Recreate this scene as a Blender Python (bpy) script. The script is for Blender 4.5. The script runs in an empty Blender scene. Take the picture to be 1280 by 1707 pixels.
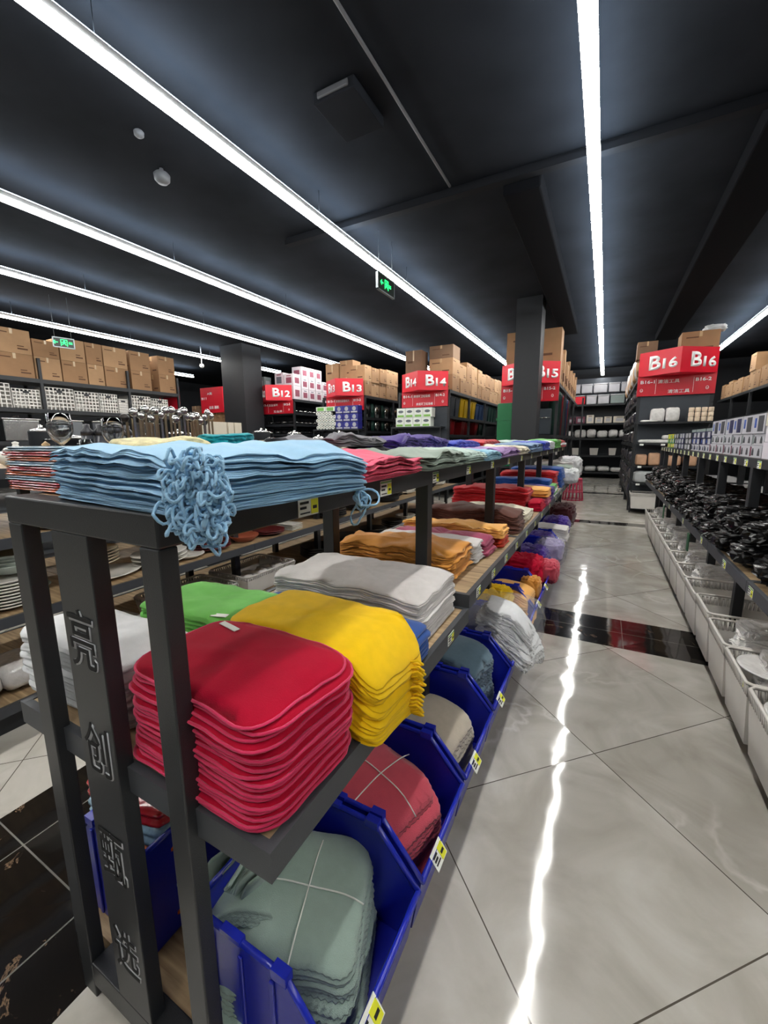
import bpy, bmesh, math, random
from mathutils import Vector, Matrix, noise
random.seed(7)
PI = math.pi
SC = bpy.context.scene
COL = SC.collection

# ------------------------------------------------------------------ camera
F_PX, YAW, PITCH, ROLL = 681.84, .4902, .17205, -.00641
EYE = Vector((0, 0, 1.5))
_cy, _sy, _cp, _sp = math.cos(YAW), math.sin(YAW), math.cos(PITCH), math.sin(PITCH)
_f = Vector((-_sy*_cp, _cy*_cp, -_sp)); _r = Vector((_cy, _sy, 0)); _u = _r.cross(_f)
_cr, _sr = math.cos(ROLL), math.sin(ROLL)
_r2 = _cr*_r + _sr*_u; _u2 = -_sr*_r + _cr*_u
cam_d = bpy.data.cameras.new('camera'); cam = bpy.data.objects.new('camera', cam_d); COL.objects.link(cam)
cam.matrix_world = Matrix(((_r2.x, _u2.x, -_f.x, EYE.x), (_r2.y, _u2.y, -_f.y, EYE.y), (_r2.z, _u2.z, -_f.z, EYE.z), (0, 0, 0, 1)))
cam_d.sensor_fit = 'HORIZONTAL'; cam_d.sensor_width = 36; cam_d.lens = 36*F_PX/1280
cam_d.clip_start = .02; cam_d.clip_end = 100
SC.camera = cam

# ------------------------------------------------------------------ world, exposure
w = bpy.data.worlds.new('world'); SC.world = w; w.use_nodes = True
w.node_tree.nodes['Background'].inputs[0].default_value = (.5, .55, .62, 1)
w.node_tree.nodes['Background'].inputs[1].default_value = .05
SC.view_settings.view_transform = 'Standard'; SC.view_settings.look = 'None'
SC.view_settings.exposure = 0; SC.view_settings.gamma = 1; SC.view_settings.use_curve_mapping = False
LAMP_DOWN, HALO_UP = 42.0, 34.0          # radiance of the ceiling strips' diffuser and of the added halo face above

# ------------------------------------------------------------------ materials
def lin(c):
    return tuple(((v/255)/12.92 if v/255 <= .04045 else ((v/255+.055)/1.055)**2.4) for v in c)
MATS = {}
def mat(name, rgb, rough=.6, metal=0, bump=0, scale=60, var=0, vscale=8, emit=0, alpha=1, sheen=0, coat=0, trans=0, spec=.5, stretch=None):
    if name in MATS: return MATS[name]
    m = bpy.data.materials.new(name); m.use_nodes = True; nt = m.node_tree; b = nt.nodes['Principled BSDF']
    c = (*lin(rgb), 1)
    b.inputs['Base Color'].default_value = c; b.inputs['Roughness'].default_value = rough; b.inputs['Metallic'].default_value = metal
    b.inputs['Specular IOR Level'].default_value = spec
    if sheen: b.inputs['Sheen Weight'].default_value = sheen; b.inputs['Sheen Roughness'].default_value = .5
    if coat: b.inputs['Coat Weight'].default_value = coat; b.inputs['Coat Roughness'].default_value = .08
    if trans: b.inputs['Transmission Weight'].default_value = trans
    if alpha < 1: b.inputs['Alpha'].default_value = alpha
    if emit: b.inputs['Emission Color'].default_value = c; b.inputs['Emission Strength'].default_value = emit
    tc = nt.nodes.new('ShaderNodeTexCoord'); src = tc.outputs['Object']
    if stretch:
        mp = nt.nodes.new('ShaderNodeMapping'); mp.inputs['Scale'].default_value = stretch
        nt.links.new(src, mp.inputs[0]); src = mp.outputs[0]
    n = nt.nodes.new('ShaderNodeTexNoise'); n.inputs['Scale'].default_value = vscale; n.inputs['Detail'].default_value = 4
    nt.links.new(src, n.inputs['Vector'])
    v = max(var, .02)
    mr = nt.nodes.new('ShaderNodeMapRange'); mr.inputs[1].default_value = .3; mr.inputs[2].default_value = .7
    mr.inputs[3].default_value = 1-v; mr.inputs[4].default_value = 1+v
    nt.links.new(n.outputs['Fac'], mr.inputs[0])
    hs = nt.nodes.new('ShaderNodeHueSaturation'); hs.inputs['Color'].default_value = c
    nt.links.new(mr.outputs[0], hs.inputs['Value']); nt.links.new(hs.outputs[0], b.inputs['Base Color'])
    if bump:
        n2 = nt.nodes.new('ShaderNodeTexNoise'); n2.inputs['Scale'].default_value = scale; n2.inputs['Detail'].default_value = 3
        nt.links.new(src, n2.inputs['Vector'])
        bp = nt.nodes.new('ShaderNodeBump'); bp.inputs['Strength'].default_value = bump; bp.inputs['Distance'].default_value = .004
        nt.links.new(n2.outputs['Fac'], bp.inputs['Height']); nt.links.new(bp.outputs[0], b.inputs['Normal'])
    MATS[name] = m; return m

STEEL = mat('charcoal_powder_coated_steel', (36, 38, 41), .42, 0, .15, 400, .03, spec=.5)
STEEL2 = mat('dark_grey_shelf_steel', (62, 65, 70), .5, 0, .1, 400, .04)
EDGE = mat('bare_cut_steel', (176, 178, 182), .4, .2)
RACKM = mat('black_rack_steel', (30, 33, 37), .5, 0, .1, 300, .05)
PANEL = mat('slate_rack_panel', (52, 58, 66), .55, 0, .05, 200, .04)
CARD = mat('brown_cardboard', (152, 116, 82), .8, 0, .15, 90, .07, 5)
CARD2 = mat('light_brown_cardboard', (170, 134, 98), .8, 0, .15, 90, .07, 5)
CARD3 = mat('dull_brown_cardboard', (122, 96, 74), .8, 0, .15, 90, .07, 5)
TAPE = mat('clear_brown_tape', (196, 168, 128), .25, 0, spec=.6)
PRINT = mat('brown_print', (92, 62, 42), .8)
RED = mat('sign_red', (214, 26, 48), .35, 0, spec=.5)
RED2 = mat('sign_red_lower', (196, 22, 42), .35, 0, spec=.5)
WHITE = mat('white_lettering', (245, 245, 245), .5)
BLUE = mat('blue_plastic', (22, 34, 160), .3, 0, .08, 30, .03, spec=.6)
BLUED = mat('blue_plastic_rim', (28, 44, 178), .25, 0, spec=.6)
WPL = mat('white_basket_plastic', (214, 210, 204), .4, 0, .1, 40, .04)
TAGW = mat('tag_paper', (232, 234, 228), .6)
TAGY = mat('tag_yellow', (224, 226, 50), .6)
INK = mat('black_print', (28, 28, 30), .6)
TAGG = mat('tag_green', (110, 160, 90), .6)
CLEAR = mat('clear_film', (235, 238, 242), .14, 0, .9, 40, .02, alpha=.10, spec=.9)
GLASS = mat('drinking_glass', (246, 250, 252), .02, 0, trans=1.0)
CHROME = mat('polished_steel', (190, 190, 188), .22, 1, .1, 20, .05)
BRASS = mat('champagne_steel', (178, 160, 132), .3, 1)
PORC = mat('white_porcelain', (226, 224, 216), .18, 0, .02, 20, .03, spec=.7)
SILVERPAPER = mat('pale_carton_print', (176, 172, 172), .5, 0, 0, 20, .05)

def wood_mat():
    m = bpy.data.materials.new('oak_laminate'); m.use_nodes = True; nt = m.node_tree; b = nt.nodes['Principled BSDF']
    tc = nt.nodes.new('ShaderNodeTexCoord'); mp = nt.nodes.new('ShaderNodeMapping'); mp.inputs['Scale'].default_value = (1.2, 14, 14)
    n = nt.nodes.new('ShaderNodeTexNoise'); n.inputs['Scale'].default_value = 3.2; n.inputs['Detail'].default_value = 6; n.inputs['Distortion'].default_value = .6
    r = nt.nodes.new('ShaderNodeValToRGB'); r.color_ramp.elements[0].position = .3; r.color_ramp.elements[1].position = .72
    r.color_ramp.elements[0].color = (*lin((128, 104, 76)), 1); r.color_ramp.elements[1].color = (*lin((196, 170, 132)), 1)
    nt.links.new(tc.outputs['Object'], mp.inputs[0]); nt.links.new(mp.outputs[0], n.inputs['Vector'])
    nt.links.new(n.outputs['Fac'], r.inputs[0]); nt.links.new(r.outputs[0], b.inputs['Base Color']); b.inputs['Roughness'].default_value = .45
    return m
WOOD = wood_mat()

def floor_mat():
    m = bpy.data.materials.new('polished_marble_tiles'); m.use_nodes = True; nt = m.node_tree; L = nt.links.new; N = nt.nodes.new
    b = nt.nodes['Principled BSDF']
    g = N('ShaderNodeNewGeometry'); sx = N('ShaderNodeSeparateXYZ'); L(g.outputs['Position'], sx.inputs[0])
    def M(op, a, c=None, d=None):
        n = N('ShaderNodeMath'); n.operation = op
        for i, v in enumerate((a, c, d)):
            if v is None: continue
            if isinstance(v, (int, float)): n.inputs[i].default_value = v
            else: L(v, n.inputs[i])
        return n.outputs[0]
    X, Y = sx.outputs[0], sx.outputs[1]
    s = math.sqrt(.5)
    U = M('MULTIPLY', M('ADD', X, Y), s); V = M('MULTIPLY', M('SUBTRACT', Y, X), s)
    def cell(v, off, step): return M('DIVIDE', M('SUBTRACT', v, off), step)
    cu, cv = cell(U, 1.478, .88), cell(V, 1.382, .785)
    iu, iv = M('FLOOR', cu), M('FLOOR', cv)
    def line(c, step, wd): return M('LESS_THAN', M('MULTIPLY', M('PINGPONG', c, .5), step), wd)
    grout = M('MAXIMUM', line(cu, .88, .0022), line(cv, .785, .0022))
    def band(v, a, c): return M('MULTIPLY', M('GREATER_THAN', v, a), M('LESS_THAN', v, c))
    b1 = band(Y, 3.245, 3.79); b2 = band(Y, 8.2, 8.5); b3 = band(Y, 12.9, 13.15)
    b4 = M('MULTIPLY', band(X, -2.05, -1.165), M('LESS_THAN', Y, 3.3))
    b5 = M('MULTIPLY', band(X, 2.6, 3.2), M('LESS_THAN', Y, 9))
    blk = M('MAXIMUM', M('MAXIMUM', M('MAXIMUM', b1, b2), M('MAXIMUM', b3, b4)), b5)
    # joints inside the black borders
    jc = M('MAXIMUM', line(cell(X, .23, .8), .8, .0022), line(cell(Y, 3.52, .8), .8, .0022))
    jl = M('MAXIMUM', line(cell(X, -1.83, .44), .44, .0028), line(cell(Y, .511, .8), .8, .0028))
    blkline = M('MAXIMUM', M('MULTIPLY', jl, b4), M('MULTIPLY', jc, M('SUBTRACT', 1, b4)))
    # beige marble colour
    tid = N('ShaderNodeCombineXYZ'); L(iu, tid.inputs[0]); L(iv, tid.inputs[1])
    wn = N('ShaderNodeTexWhiteNoise'); L(tid.outputs[0], wn.inputs['Vector'])
    off = N('ShaderNodeVectorMath'); off.operation = 'MULTIPLY_ADD'; L(wn.outputs['Color'], off.inputs[0]); off.inputs[1].default_value = (9, 9, 9); L(g.outputs['Position'], off.inputs[2])
    n1 = N('ShaderNodeTexNoise'); n1.inputs['Scale'].default_value = 2.2; n1.inputs['Detail'].default_value = 8; n1.inputs['Distortion'].default_value = 1.6; L(off.outputs[0], n1.inputs['Vector'])
    r1 = N('ShaderNodeValToRGB'); e = r1.color_ramp.elements
    e[0].position = .3; e[0].color = (*lin((168, 163, 153)), 1); e[1].position = .75; e[1].color = (*lin((206, 203, 196)), 1)
    e2 = e.new(.5); e2.color = (*lin((186, 182, 173)), 1)
    L(n1.outputs['Fac'], r1.inputs[0])
    n2 = N('ShaderNodeTexNoise'); n2.inputs['Scale'].default_value = .9; n2.inputs['Detail'].default_value = 5; n2.inputs['Distortion'].default_value = 1.2; L(off.outputs[0], n2.inputs['Vector'])
    vr = N('ShaderNodeMapRange'); L(M('ABSOLUTE', M('SUBTRACT', n2.outputs['Fac'], .5)), vr.inputs[0]); vr.inputs[1].default_value = 0; vr.inputs[2].default_value = .02; vr.inputs[3].default_value = 1; vr.inputs[4].default_value = 0
    vm = N('ShaderNodeTexNoise'); vm.inputs['Scale'].default_value = 1.1; L(off.outputs[0], vm.inputs['Vector']); vk = N('ShaderNodeMapRange'); L(vm.outputs['Fac'], vk.inputs[0]); vk.inputs[1].default_value = .5; vk.inputs[2].default_value = .68
    vein = M('MULTIPLY', vr.outputs[0], vk.outputs[0])
    mx = N('ShaderNodeMixRGB'); L(M('MULTIPLY', vein, .45), mx.inputs[0]); L(r1.outputs[0], mx.inputs[1]); mx.inputs[2].default_value = (*lin((232, 230, 226)), 1)
    mg = N('ShaderNodeMixRGB'); L(grout, mg.inputs[0]); L(mx.outputs[0], mg.inputs[1]); mg.inputs[2].default_value = (*lin((92, 86, 78)), 1)
    # black marble
    n3 = N('ShaderNodeTexNoise'); n3.inputs['Scale'].default_value = 5.0; n3.inputs['Detail'].default_value = 15; n3.inputs['Roughness'].default_value = .68; n3.inputs['Distortion'].default_value = 1.2; L(g.outputs['Position'], n3.inputs['Vector'])
    r3 = N('ShaderNodeValToRGB'); q = r3.color_ramp.elements
    q[0].position = .0; q[0].color = (.006, .006, .006, 1); q[1].position = .60; q[1].color = (.012, .010, .009, 1)
    a = q.new(.62); a.color = (.25, .16, .10, 1); a = q.new(.64); a.color = (.02, .016, .014, 1)
    L(n3.outputs['Fac'], r3.inputs[0])
    mj = N('ShaderNodeMixRGB'); L(blkline, mj.inputs[0]); L(r3.outputs[0], mj.inputs[1]); mj.inputs[2].default_value = (*lin((120, 118, 112)), 1)
    mf = N('ShaderNodeMixRGB'); L(blk, mf.inputs[0]); L(mg.outputs[0], mf.inputs[1]); L(mj.outputs[0], mf.inputs[2])
    L(mf.outputs[0], b.inputs['Base Color'])
    b.inputs['Roughness'].default_value = .07; b.inputs['Specular IOR Level'].default_value = .55
    # each tile lies a hair off level, and its polish is gently wavy
    nb = N('ShaderNodeTexNoise'); nb.inputs['Scale'].default_value = 4.2; nb.inputs['Detail'].default_value = 1.5; L(off.outputs[0], nb.inputs['Vector'])
    bp = N('ShaderNodeBump'); bp.inputs['Strength'].default_value = .5; bp.inputs['Distance'].default_value = .006; L(nb.outputs['Fac'], bp.inputs['Height'])
    t = N('ShaderNodeVectorMath'); t.operation = 'MULTIPLY_ADD'; L(wn.outputs['Color'], t.inputs[0]); t.inputs[1].default_value = (.014, .014, 0); L(bp.outputs[0], t.inputs[2])
    nn = N('ShaderNodeVectorMath'); nn.operation = 'NORMALIZE'; L(t.outputs[0], nn.inputs[0]); L(nn.outputs[0], b.inputs['Normal'])
    return m

# ------------------------------------------------------------------ mesh helper
ORG = {}
def tag(o, label=None, cat=None, group=None, kind=None):
    if label: o['label'] = label
    if cat: o['category'] = cat
    if group: o['group'] = group
    if kind: o['kind'] = kind
    return o
def thing(name, loc, label, cat, group=None):
    o = bpy.data.objects.new(name, None); COL.objects.link(o); o.location = loc; o.empty_display_size = .05
    ORG[o.name] = Vector(loc); return tag(o, label, cat, group)
class MB:
    def __init__(s): s.v = []; s.f = []; s.m = []; s.s = []
    def add(s, vs, fs, m=0, smooth=False):
        k = len(s.v); s.v += [tuple(p) for p in vs]
        for f in fs: s.f.append([i+k for i in f]); s.m.append(m); s.s.append(smooth)
        return s
    def box(s, x0, x1, y0, y1, z0, z1, m=0):
        vs = [(x, y, z) for z in (z0, z1) for y in (y0, y1) for x in (x0, x1)]
        return s.add(vs, [(0, 2, 3, 1), (4, 5, 7, 6), (0, 1, 5, 4), (2, 6, 7, 3), (0, 4, 6, 2), (1, 3, 7, 5)], m)
    def obox(s, c, ax, ay, az, m=0):
        c = Vector(c); ax = Vector(ax); ay = Vector(ay); az = Vector(az)
        vs = [c+ax*i+ay*j+az*k for k in (-1, 1) for j in (-1, 1) for i in (-1, 1)]
        return s.add(vs, [(0, 2, 3, 1), (4, 5, 7, 6), (0, 1, 5, 4), (2, 6, 7, 3), (0, 4, 6, 2), (1, 3, 7, 5)], m)
    def bar(s, a, b, r, m=0, n=4):
        return s.tube([a, b], r, n, m)
    def tube(s, pts, r, n=6, m=0, closed=False, smooth=True):
        pts = [Vector(p) for p in pts]; N = len(pts); rings = []; up = Vector((.13, .21, .97))
        for i, p in enumerate(pts):
            a = pts[(i-1) % N] if closed or i else p; b = pts[(i+1) % N] if closed or i < N-1 else p
            d = (b-a); d = d.normalized() if d.length > 1e-9 else Vector((0, 0, 1))
            x = d.cross(up)
            if x.length < .05: x = d.cross(Vector((1, 0, 0)))
            x.normalize(); y = d.cross(x); rr = r[i] if isinstance(r, (list, tuple)) else r
            rings.append([p+(x*math.cos(2*PI*j/n)+y*math.sin(2*PI*j/n))*rr for j in range(n)])
        fs = []
        for i in range(N if closed else N-1):
            for j in range(n):
                a, b = i*n+j, i*n+(j+1) % n; c, d = ((i+1) % N)*n+(j+1) % n, ((i+1) % N)*n+j
                fs.append((a, b, c, d))
        if not closed: fs.append(tuple(reversed(range(n)))); fs.append(tuple((N-1)*n+j for j in range(n)))
        return s.add([p for q in rings for p in q], fs, m, smooth)
    def lathe(s, c, prof, n=24, m=0, smooth=True, rx=1, ry=1, rot=0):
        vs = []; fs = []; cr, sr = math.cos(rot), math.sin(rot)
        for r, z in prof:
            for j in range(n):
                x, y = r*rx*math.cos(2*PI*j/n), r*ry*math.sin(2*PI*j/n)
                vs.append((c[0]+x*cr-y*sr, c[1]+x*sr+y*cr, c[2]+z))
        for i in range(len(prof)-1):
            for j in range(n): fs.append((i*n+j, i*n+(j+1) % n, (i+1)*n+(j+1) % n, (i+1)*n+j))
        if prof[0][0] > 1e-6: fs.append(tuple(reversed(range(n))))
        if prof[-1][0] > 1e-6: fs.append(tuple((len(prof)-1)*n+j for j in range(n)))
        return s.add(vs, fs, m, smooth)
    def prism(s, poly, ax, h0, h1, m=0):
        # poly in the plane perpendicular to axis ax: 'x' -> (y,z), 'y' -> (x,z), 'z' -> (x,y)
        def P(p, h): return {'x': (h, p[0], p[1]), 'y': (p[0], h, p[1]), 'z': (p[0], p[1], h)}[ax]
        n = len(poly); vs = [P(p, h0) for p in poly]+[P(p, h1) for p in poly]
        fs = [tuple(range(n)), tuple(reversed(range(n, 2*n)))]+[(i, i+n, (i+1) % n+n, (i+1) % n) for i in range(n)]
        return s.add(vs, fs, m)
    def build(s, name, mats, parent=None, loc=None, bev=0, sub=0):
        if not isinstance(mats, (list, tuple)): mats = [mats]
        if parent is not None: org = ORG[parent.name]
        elif loc is not None: org = Vector(loc)
        else:
            xs = [p[0] for p in s.v]; ys = [p[1] for p in s.v]; zs = [p[2] for p in s.v]
            org = Vector(((min(xs)+max(xs))/2, (min(ys)+max(ys))/2, min(zs)))
        me = bpy.data.meshes.new(name); me.from_pydata([(p[0]-org.x, p[1]-org.y, p[2]-org.z) for p in s.v], [], s.f)
        for m in mats: me.materials.append(m)
        me.polygons.foreach_set('material_index', s.m); me.polygons.foreach_set('use_smooth', s.s)
        bm = bmesh.new(); bm.from_mesh(me); bmesh.ops.recalc_face_normals(bm, faces=bm.faces); bm.to_mesh(me); bm.free(); me.update()
        o = bpy.data.objects.new(name, me); COL.objects.link(o)
        if parent is not None: o.parent = parent; ORG[o.name] = org
        else: o.location = org; ORG[o.name] = org
        if bev:
            b = o.modifiers.new('bevel', 'BEVEL'); b.width = bev; b.segments = 2; b.limit_method = 'ANGLE'
        if sub:
            b = o.modifiers.new('sub', 'SUBSURF'); b.levels = sub; b.render_levels = sub
        return o
ORDW = ['first', 'second', 'third', 'fourth', 'fifth', 'sixth', 'seventh', 'eighth', 'ninth', 'tenth', 'eleventh', 'twelfth', 'thirteenth', 'fourteenth', 'fifteenth', 'sixteenth', 'seventeenth', 'eighteenth', 'nineteenth', 'twentieth', 'twenty-first', 'twenty-second', 'twenty-third', 'twenty-fourth', 'twenty-fifth', 'twenty-sixth', 'twenty-seventh', 'twenty-eighth', 'twenty-ninth', 'thirtieth']

def text_obj(body, name, m, corner, xdir, zdir, width, height, parent, ext=.003, bold=.0, lift=.0):
    """lettering scaled to width x height; corner = lower left, xdir/zdir unit vectors of the surface"""
    cu = bpy.data.curves.new(name, 'FONT'); cu.body = body; cu.size = 1; cu.extrude = 0; cu.offset = bold; cu.resolution_u = 4
    t = bpy.data.objects.new('tmp', cu); COL.objects.link(t); bpy.context.view_layer.update()
    me = bpy.data.meshes.new_from_object(t.evaluated_get(bpy.context.evaluated_depsgraph_get()))
    bpy.data.objects.remove(t)
    if not len(me.vertices): return None
    xs = [v.co.x for v in me.vertices]; ys = [v.co.y for v in me.vertices]
    x0, y0 = min(xs), min(ys); sx = width/(max(xs)-x0); sy = height/(max(ys)-y0)
    X = Vector(xdir).normalized(); Z = Vector(zdir).normalized(); Nn = X.cross(Z)   # Nn points away from the reader; lift towards the reader
    org = ORG[parent.name]; c = Vector(corner)
    for v in me.vertices:
        p = c+X*(v.co.x-x0)*sx+Z*(v.co.y-y0)*sy-Nn*(-lift)-org
        v.co = p
    me.materials.clear(); me.materials.append(m)
    o = bpy.data.objects.new(name, me); COL.objects.link(o); o.parent = parent; ORG[o.name] = org
    md = o.modifiers.new('thick', 'SOLIDIFY'); md.thickness = ext; md.offset = 0
    return o

def struct(mb, name, m, **k):
    o = mb.build(name, m, **k); o['kind'] = 'structure'; return o

# ------------------------------------------------------------------ room
FL = floor_mat()
WALLM = mat('black_painted_wall', (38, 40, 44), .7, 0, .1, 40, .05)
CEILM = mat('black_painted_ceiling', (36, 38, 42), .95, 0, .3, 6, .25, 1.2, spec=.05)
struct(MB().box(-18, 6.5, -4, 19.4, -.1, 0), 'floor', FL)
struct(MB().box(-18, 6.5, -4, 19.4, 4.34, 4.6), 'ceiling', CEILM)
struct(MB().box(-18.2, -18, -4, 19.4, 0, 4.6), 'wall_left', WALLM)
struct(MB().box(6.5, 6.7, -4, 19.4, 0, 4.6), 'wall_right', WALLM)
struct(MB().box(-18.2, 6.7, 19.4, 19.6, 0, 4.6), 'wall_far', WALLM)
struct(MB().box(-18.2, 6.7, -4.2, -4, 0, 4.6), 'wall_near', WALLM)

# suspended linear lights
LDN = bpy.data.materials.new('lit_diffuser'); LDN.use_nodes = True
_b = LDN.node_tree.nodes['Principled BSDF']; _b.inputs['Base Color'].default_value = (.9, .9, .9, 1); _b.inputs['Emission Color'].default_value = (1, .985, .94, 1); _b.inputs['Emission Strength'].default_value = LAMP_DOWN
HALO_GLOW = bpy.data.materials.new('added_halo_glow'); HALO_GLOW.use_nodes = True
_b = HALO_GLOW.node_tree.nodes['Principled BSDF']; _b.inputs['Base Color'].default_value = (.8, .8, .8, 1); _b.inputs['Emission Color'].default_value = (.66, .83, 1, 1); _b.inputs['Emission Strength'].default_value = HALO_UP
ALU = mat('lamp_housing', (200, 202, 205), .4, .3)
for i, (x, ya, yb, lab) in enumerate([(-.28, -3.5, 18.9, 'long white ceiling strip light running straight above the tiled aisle'),
        (-3.12, -3.5, 18.9, 'long bright ceiling strip light crossing from the upper left corner over the exit sign'),
        (-5.72, -3.5, 14.6, 'long ceiling strip light, third from the right, ending behind the B14 cartons'),
        (-8.1, -3.5, 12.5, 'long ceiling strip light, fourth from the right, ending above the B13 cartons'),
        (-10.85, -3.5, 12.2, 'long ceiling strip light passing above the far left wall of cartons and behind the pillar'),
        (-14.4, 8.2, 11.2, 'short far ceiling strip light left of the wide black pillar'),
        (2.68, -3.5, 17, 'ceiling strip light over the aisle right of the B16 sign')]):
    r = thing('linear_light', (x, (ya+yb)/2, 4.0), lab, 'light', 'ceiling strip lights')
    MB().box(x-.045, x+.045, ya, yb, 4.02, 4.075).build('housing', ALU, r)
    MB().box(x-.052, x+.052, ya, yb, 3.998, 4.019).build('diffuser', LDN, r)
    MB().box(x-.04, x+.04, ya, yb, 4.076, 4.082).build('added_halo_face', HALO_GLOW, r)  # added upward glow, imitates the bloom around each strip on the ceiling
    wb = MB(); y = ya+.6
    while y < yb: wb.bar((x, y, 4.08), (x, y, 4.34), .003); y += 2.4
    wb.build('hanging_wire', STEEL, r)

# pillars
struct(MB().box(-1.80, -1.30, 9.2, 9.7, 0, 4.34), 'pillar_right', mat('black_pillar_paint', (34, 36, 40), .6, 0, .05, 30, .04))
struct(MB().box(-10.45, -9.55, 9.15, 9.9, 0, 4.34), 'pillar_left', MATS['black_pillar_paint'])
# ceiling services
CPIPE = mat('dark_painted_conduit', (92, 92, 94), .6)
tag(MB().tube([(-1.75, -3, 4.31), (-1.75, 4.9, 4.31)], .014, 8).build('conduit_pipe', CPIPE), 'thin dark conduit pipe running along the black ceiling near its centre', 'pipe')
tag(MB().box(-2.35, -1.95, 3.2, 3.7, 4.25, 4.34).box(-2.3, -2.0, 3.18, 3.2, 4.27, 4.32, 1).build('ceiling_box', [CEILM, CPIPE], bev=.01), 'dark square ventilation box on the ceiling left of the conduit', 'ceiling box')
tag(MB().box(-4.2, 2.2, 4.95, 5.05, 4.24, 4.30).box(-4.2, 2.2, 4.98, 5.02, 4.30, 4.339).build('cable_tray', mat('dark_cable_tray', (30, 31, 34), .8, spec=.1)), 'dark cable tray crossing the ceiling beyond the conduit', 'cable tray')
tag(MB().box(-1.2, -.8, 5.06, 12, 4.14, 4.335).build('air_duct', mat('dark_duct', (22, 23, 26), .9, spec=.05), bev=.02), 'long black air duct under the ceiling between two strip lights', 'duct')
tag(MB().box(1.0, 1.5, -1, 14, 4.14, 4.335).build('air_duct', MATS['dark_duct'], bev=.02), 'long black air duct under the ceiling right of the aisle light', 'duct')
SENS = mat('sensor_grey', (120, 122, 126), .5)
for c, s, l in [((-4.0, 2.75, 4.27), .55, 'small round smoke detector on the ceiling at the upper left, farther from the camera edge'), ((-4.34, 3.2, 4.2), 1., 'larger grey dome sensor hanging under the ceiling at the upper left')]:
    r = thing('smoke_detector', c, l, 'smoke detector', 'ceiling detectors at the upper left')
    MB().lathe(c, [(0, 0), (.05*s, .004), (.075*s, .03*s), (.08*s, .08*s), (.06*s, .1*s), (0.001, .1*s)], 20).build('dome', SENS, r)
    MB().tube([(c[0], c[1], c[2]+.1*s), (c[0], c[1], 4.34)], .02*s, 10).build('stem', SENS, r)

# exit signs
GRN = mat('exit_green', (40, 255, 120), .5, emit=2.2); EXB = mat('exit_face', (8, 30, 20), .4); EXF = mat('exit_frame', (150, 158, 162), .4, .5)
def exit_sign(cx, cy, cz, lab, dirv, w=.40, h=.17):
    # dirv: reading direction on the face
    r = thing('exit_sign', (cx, cy, cz), lab, 'exit sign', 'hanging green exit signs')
    X = Vector(dirv).normalized(); Z = Vector((0, 0, 1)); Nr = X.cross(Z); c = Vector((cx, cy, cz))   # Nr points to the reader
    MB().obox(c, X*w/2, Nr*.012, Z*h/2).build('panel', EXB, r)
    fr = MB()
    for sgn in (-1, 1):
        fr.obox(c+Z*sgn*h/2, X*(w/2+.008), Nr*.017, Z*.008); fr.obox(c+X*sgn*w/2, X*.008, Nr*.017, Z*(h/2+.008))
    fr.build('frame', EXF, r)
    g = MB(); fc = c+Nr*.015
    def q(x, z, sx, sz, a=0):
        d = X*math.cos(a)+Z*math.sin(a); e = -X*math.sin(a)+Z*math.cos(a); g.obox(fc+X*x+Z*z, d*sx, Nr*.002, e*sz)
    q(-.13, 0, .035, .008); q(-.155, .014, .022, .007, .8); q(-.155, -.014, .022, .007, -.8)          # arrow
    q(-.045, 0, .006, .06); q(.055, 0, .006, .06); q(.005, .057, .05, .006)                             # doorway
    q(.01, .033, .011, .011); q(.005, .008, .009, .022, .3); q(-.012, -.022, .022, .007, .9); q(.022, -.022, .022, .007, -.9); q(.02, .012, .02, .006, -.4); q(-.015, .008, .018, .006, .5)
    q(.11, -.005, .03, .010); q(.11, .02, .03, .004)
    g.build('running_figure_symbol', GRN, r)
    for sgn in (-1, 1): MB().bar(c+X*sgn*w*.4+Z*h/2, Vector((cx, cy, 4.34))+X*sgn*w*.4, .003).build('hanging_wire', EXF, r)
exit_sign(-2.95, 5.62, 3.70, 'green exit sign with running figure hanging in front of the brightest diagonal strip light', (0, 1, 0), .5, .22)
exit_sign(-9.7, 4.62, 3.47, 'green exit sign hanging in front of the far left cartons', (.25, 1, 0), .34, .18)
c = (-11.0, 8.9, 3.72)
r = thing('security_camera', c, 'small white dome camera hanging from the ceiling left of the wide black pillar', 'camera')
MB().lathe(c, [(0, 0), (.05, .02), (.07, .07), (.05, .11), (.001, .12)], 16).build('dome', WHITE, r); MB().tube([(c[0], c[1], 3.84), (c[0], c[1], 4.34)], .015).build('stem', WHITE, r)

# ------------------------------------------------------------------ fabrics
def fabric(name, rgb, rough=.95, sheen=.25, bump=.35, scale=500, var=.05): return mat('cloth_'+name, rgb, rough, 0, bump, scale, var, 30, sheen=sheen, spec=.2)
F_SKY = fabric('sky_blue', (150, 192, 222)); F_PINK = fabric('coral_pink', (226, 84, 116)); F_CRIM = fabric('crimson', (180, 8, 46), sheen=.05)
F_PIPE = fabric('crimson_piping', (214, 52, 96)); F_YEL = fabric('yellow', (246, 200, 18), sheen=.1); F_BLUE = fabric('royal_blue', (36, 78, 150))
F_WG = fabric('light_grey', (206, 202, 200)); F_WHT = fabric('white', (226, 228, 230)); F_GRN = fabric('lime_green', (112, 196, 84))
F_ORG = fabric('mustard_orange', (208, 142, 62)); F_LORG = fabric('apricot', (238, 176, 92)); F_MAUV = fabric('mauve', (160, 66, 96)); F_BRN = fabric('brown', (96, 58, 48))
F_RED = fabric('deep_red', (184, 28, 36)); F_ROR = fabric('red_orange', (196, 60, 34)); F_SAGE = fabric('sage', (150, 170, 160)); F_MINT = fabric('pale_mint', (176, 196, 188))
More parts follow.
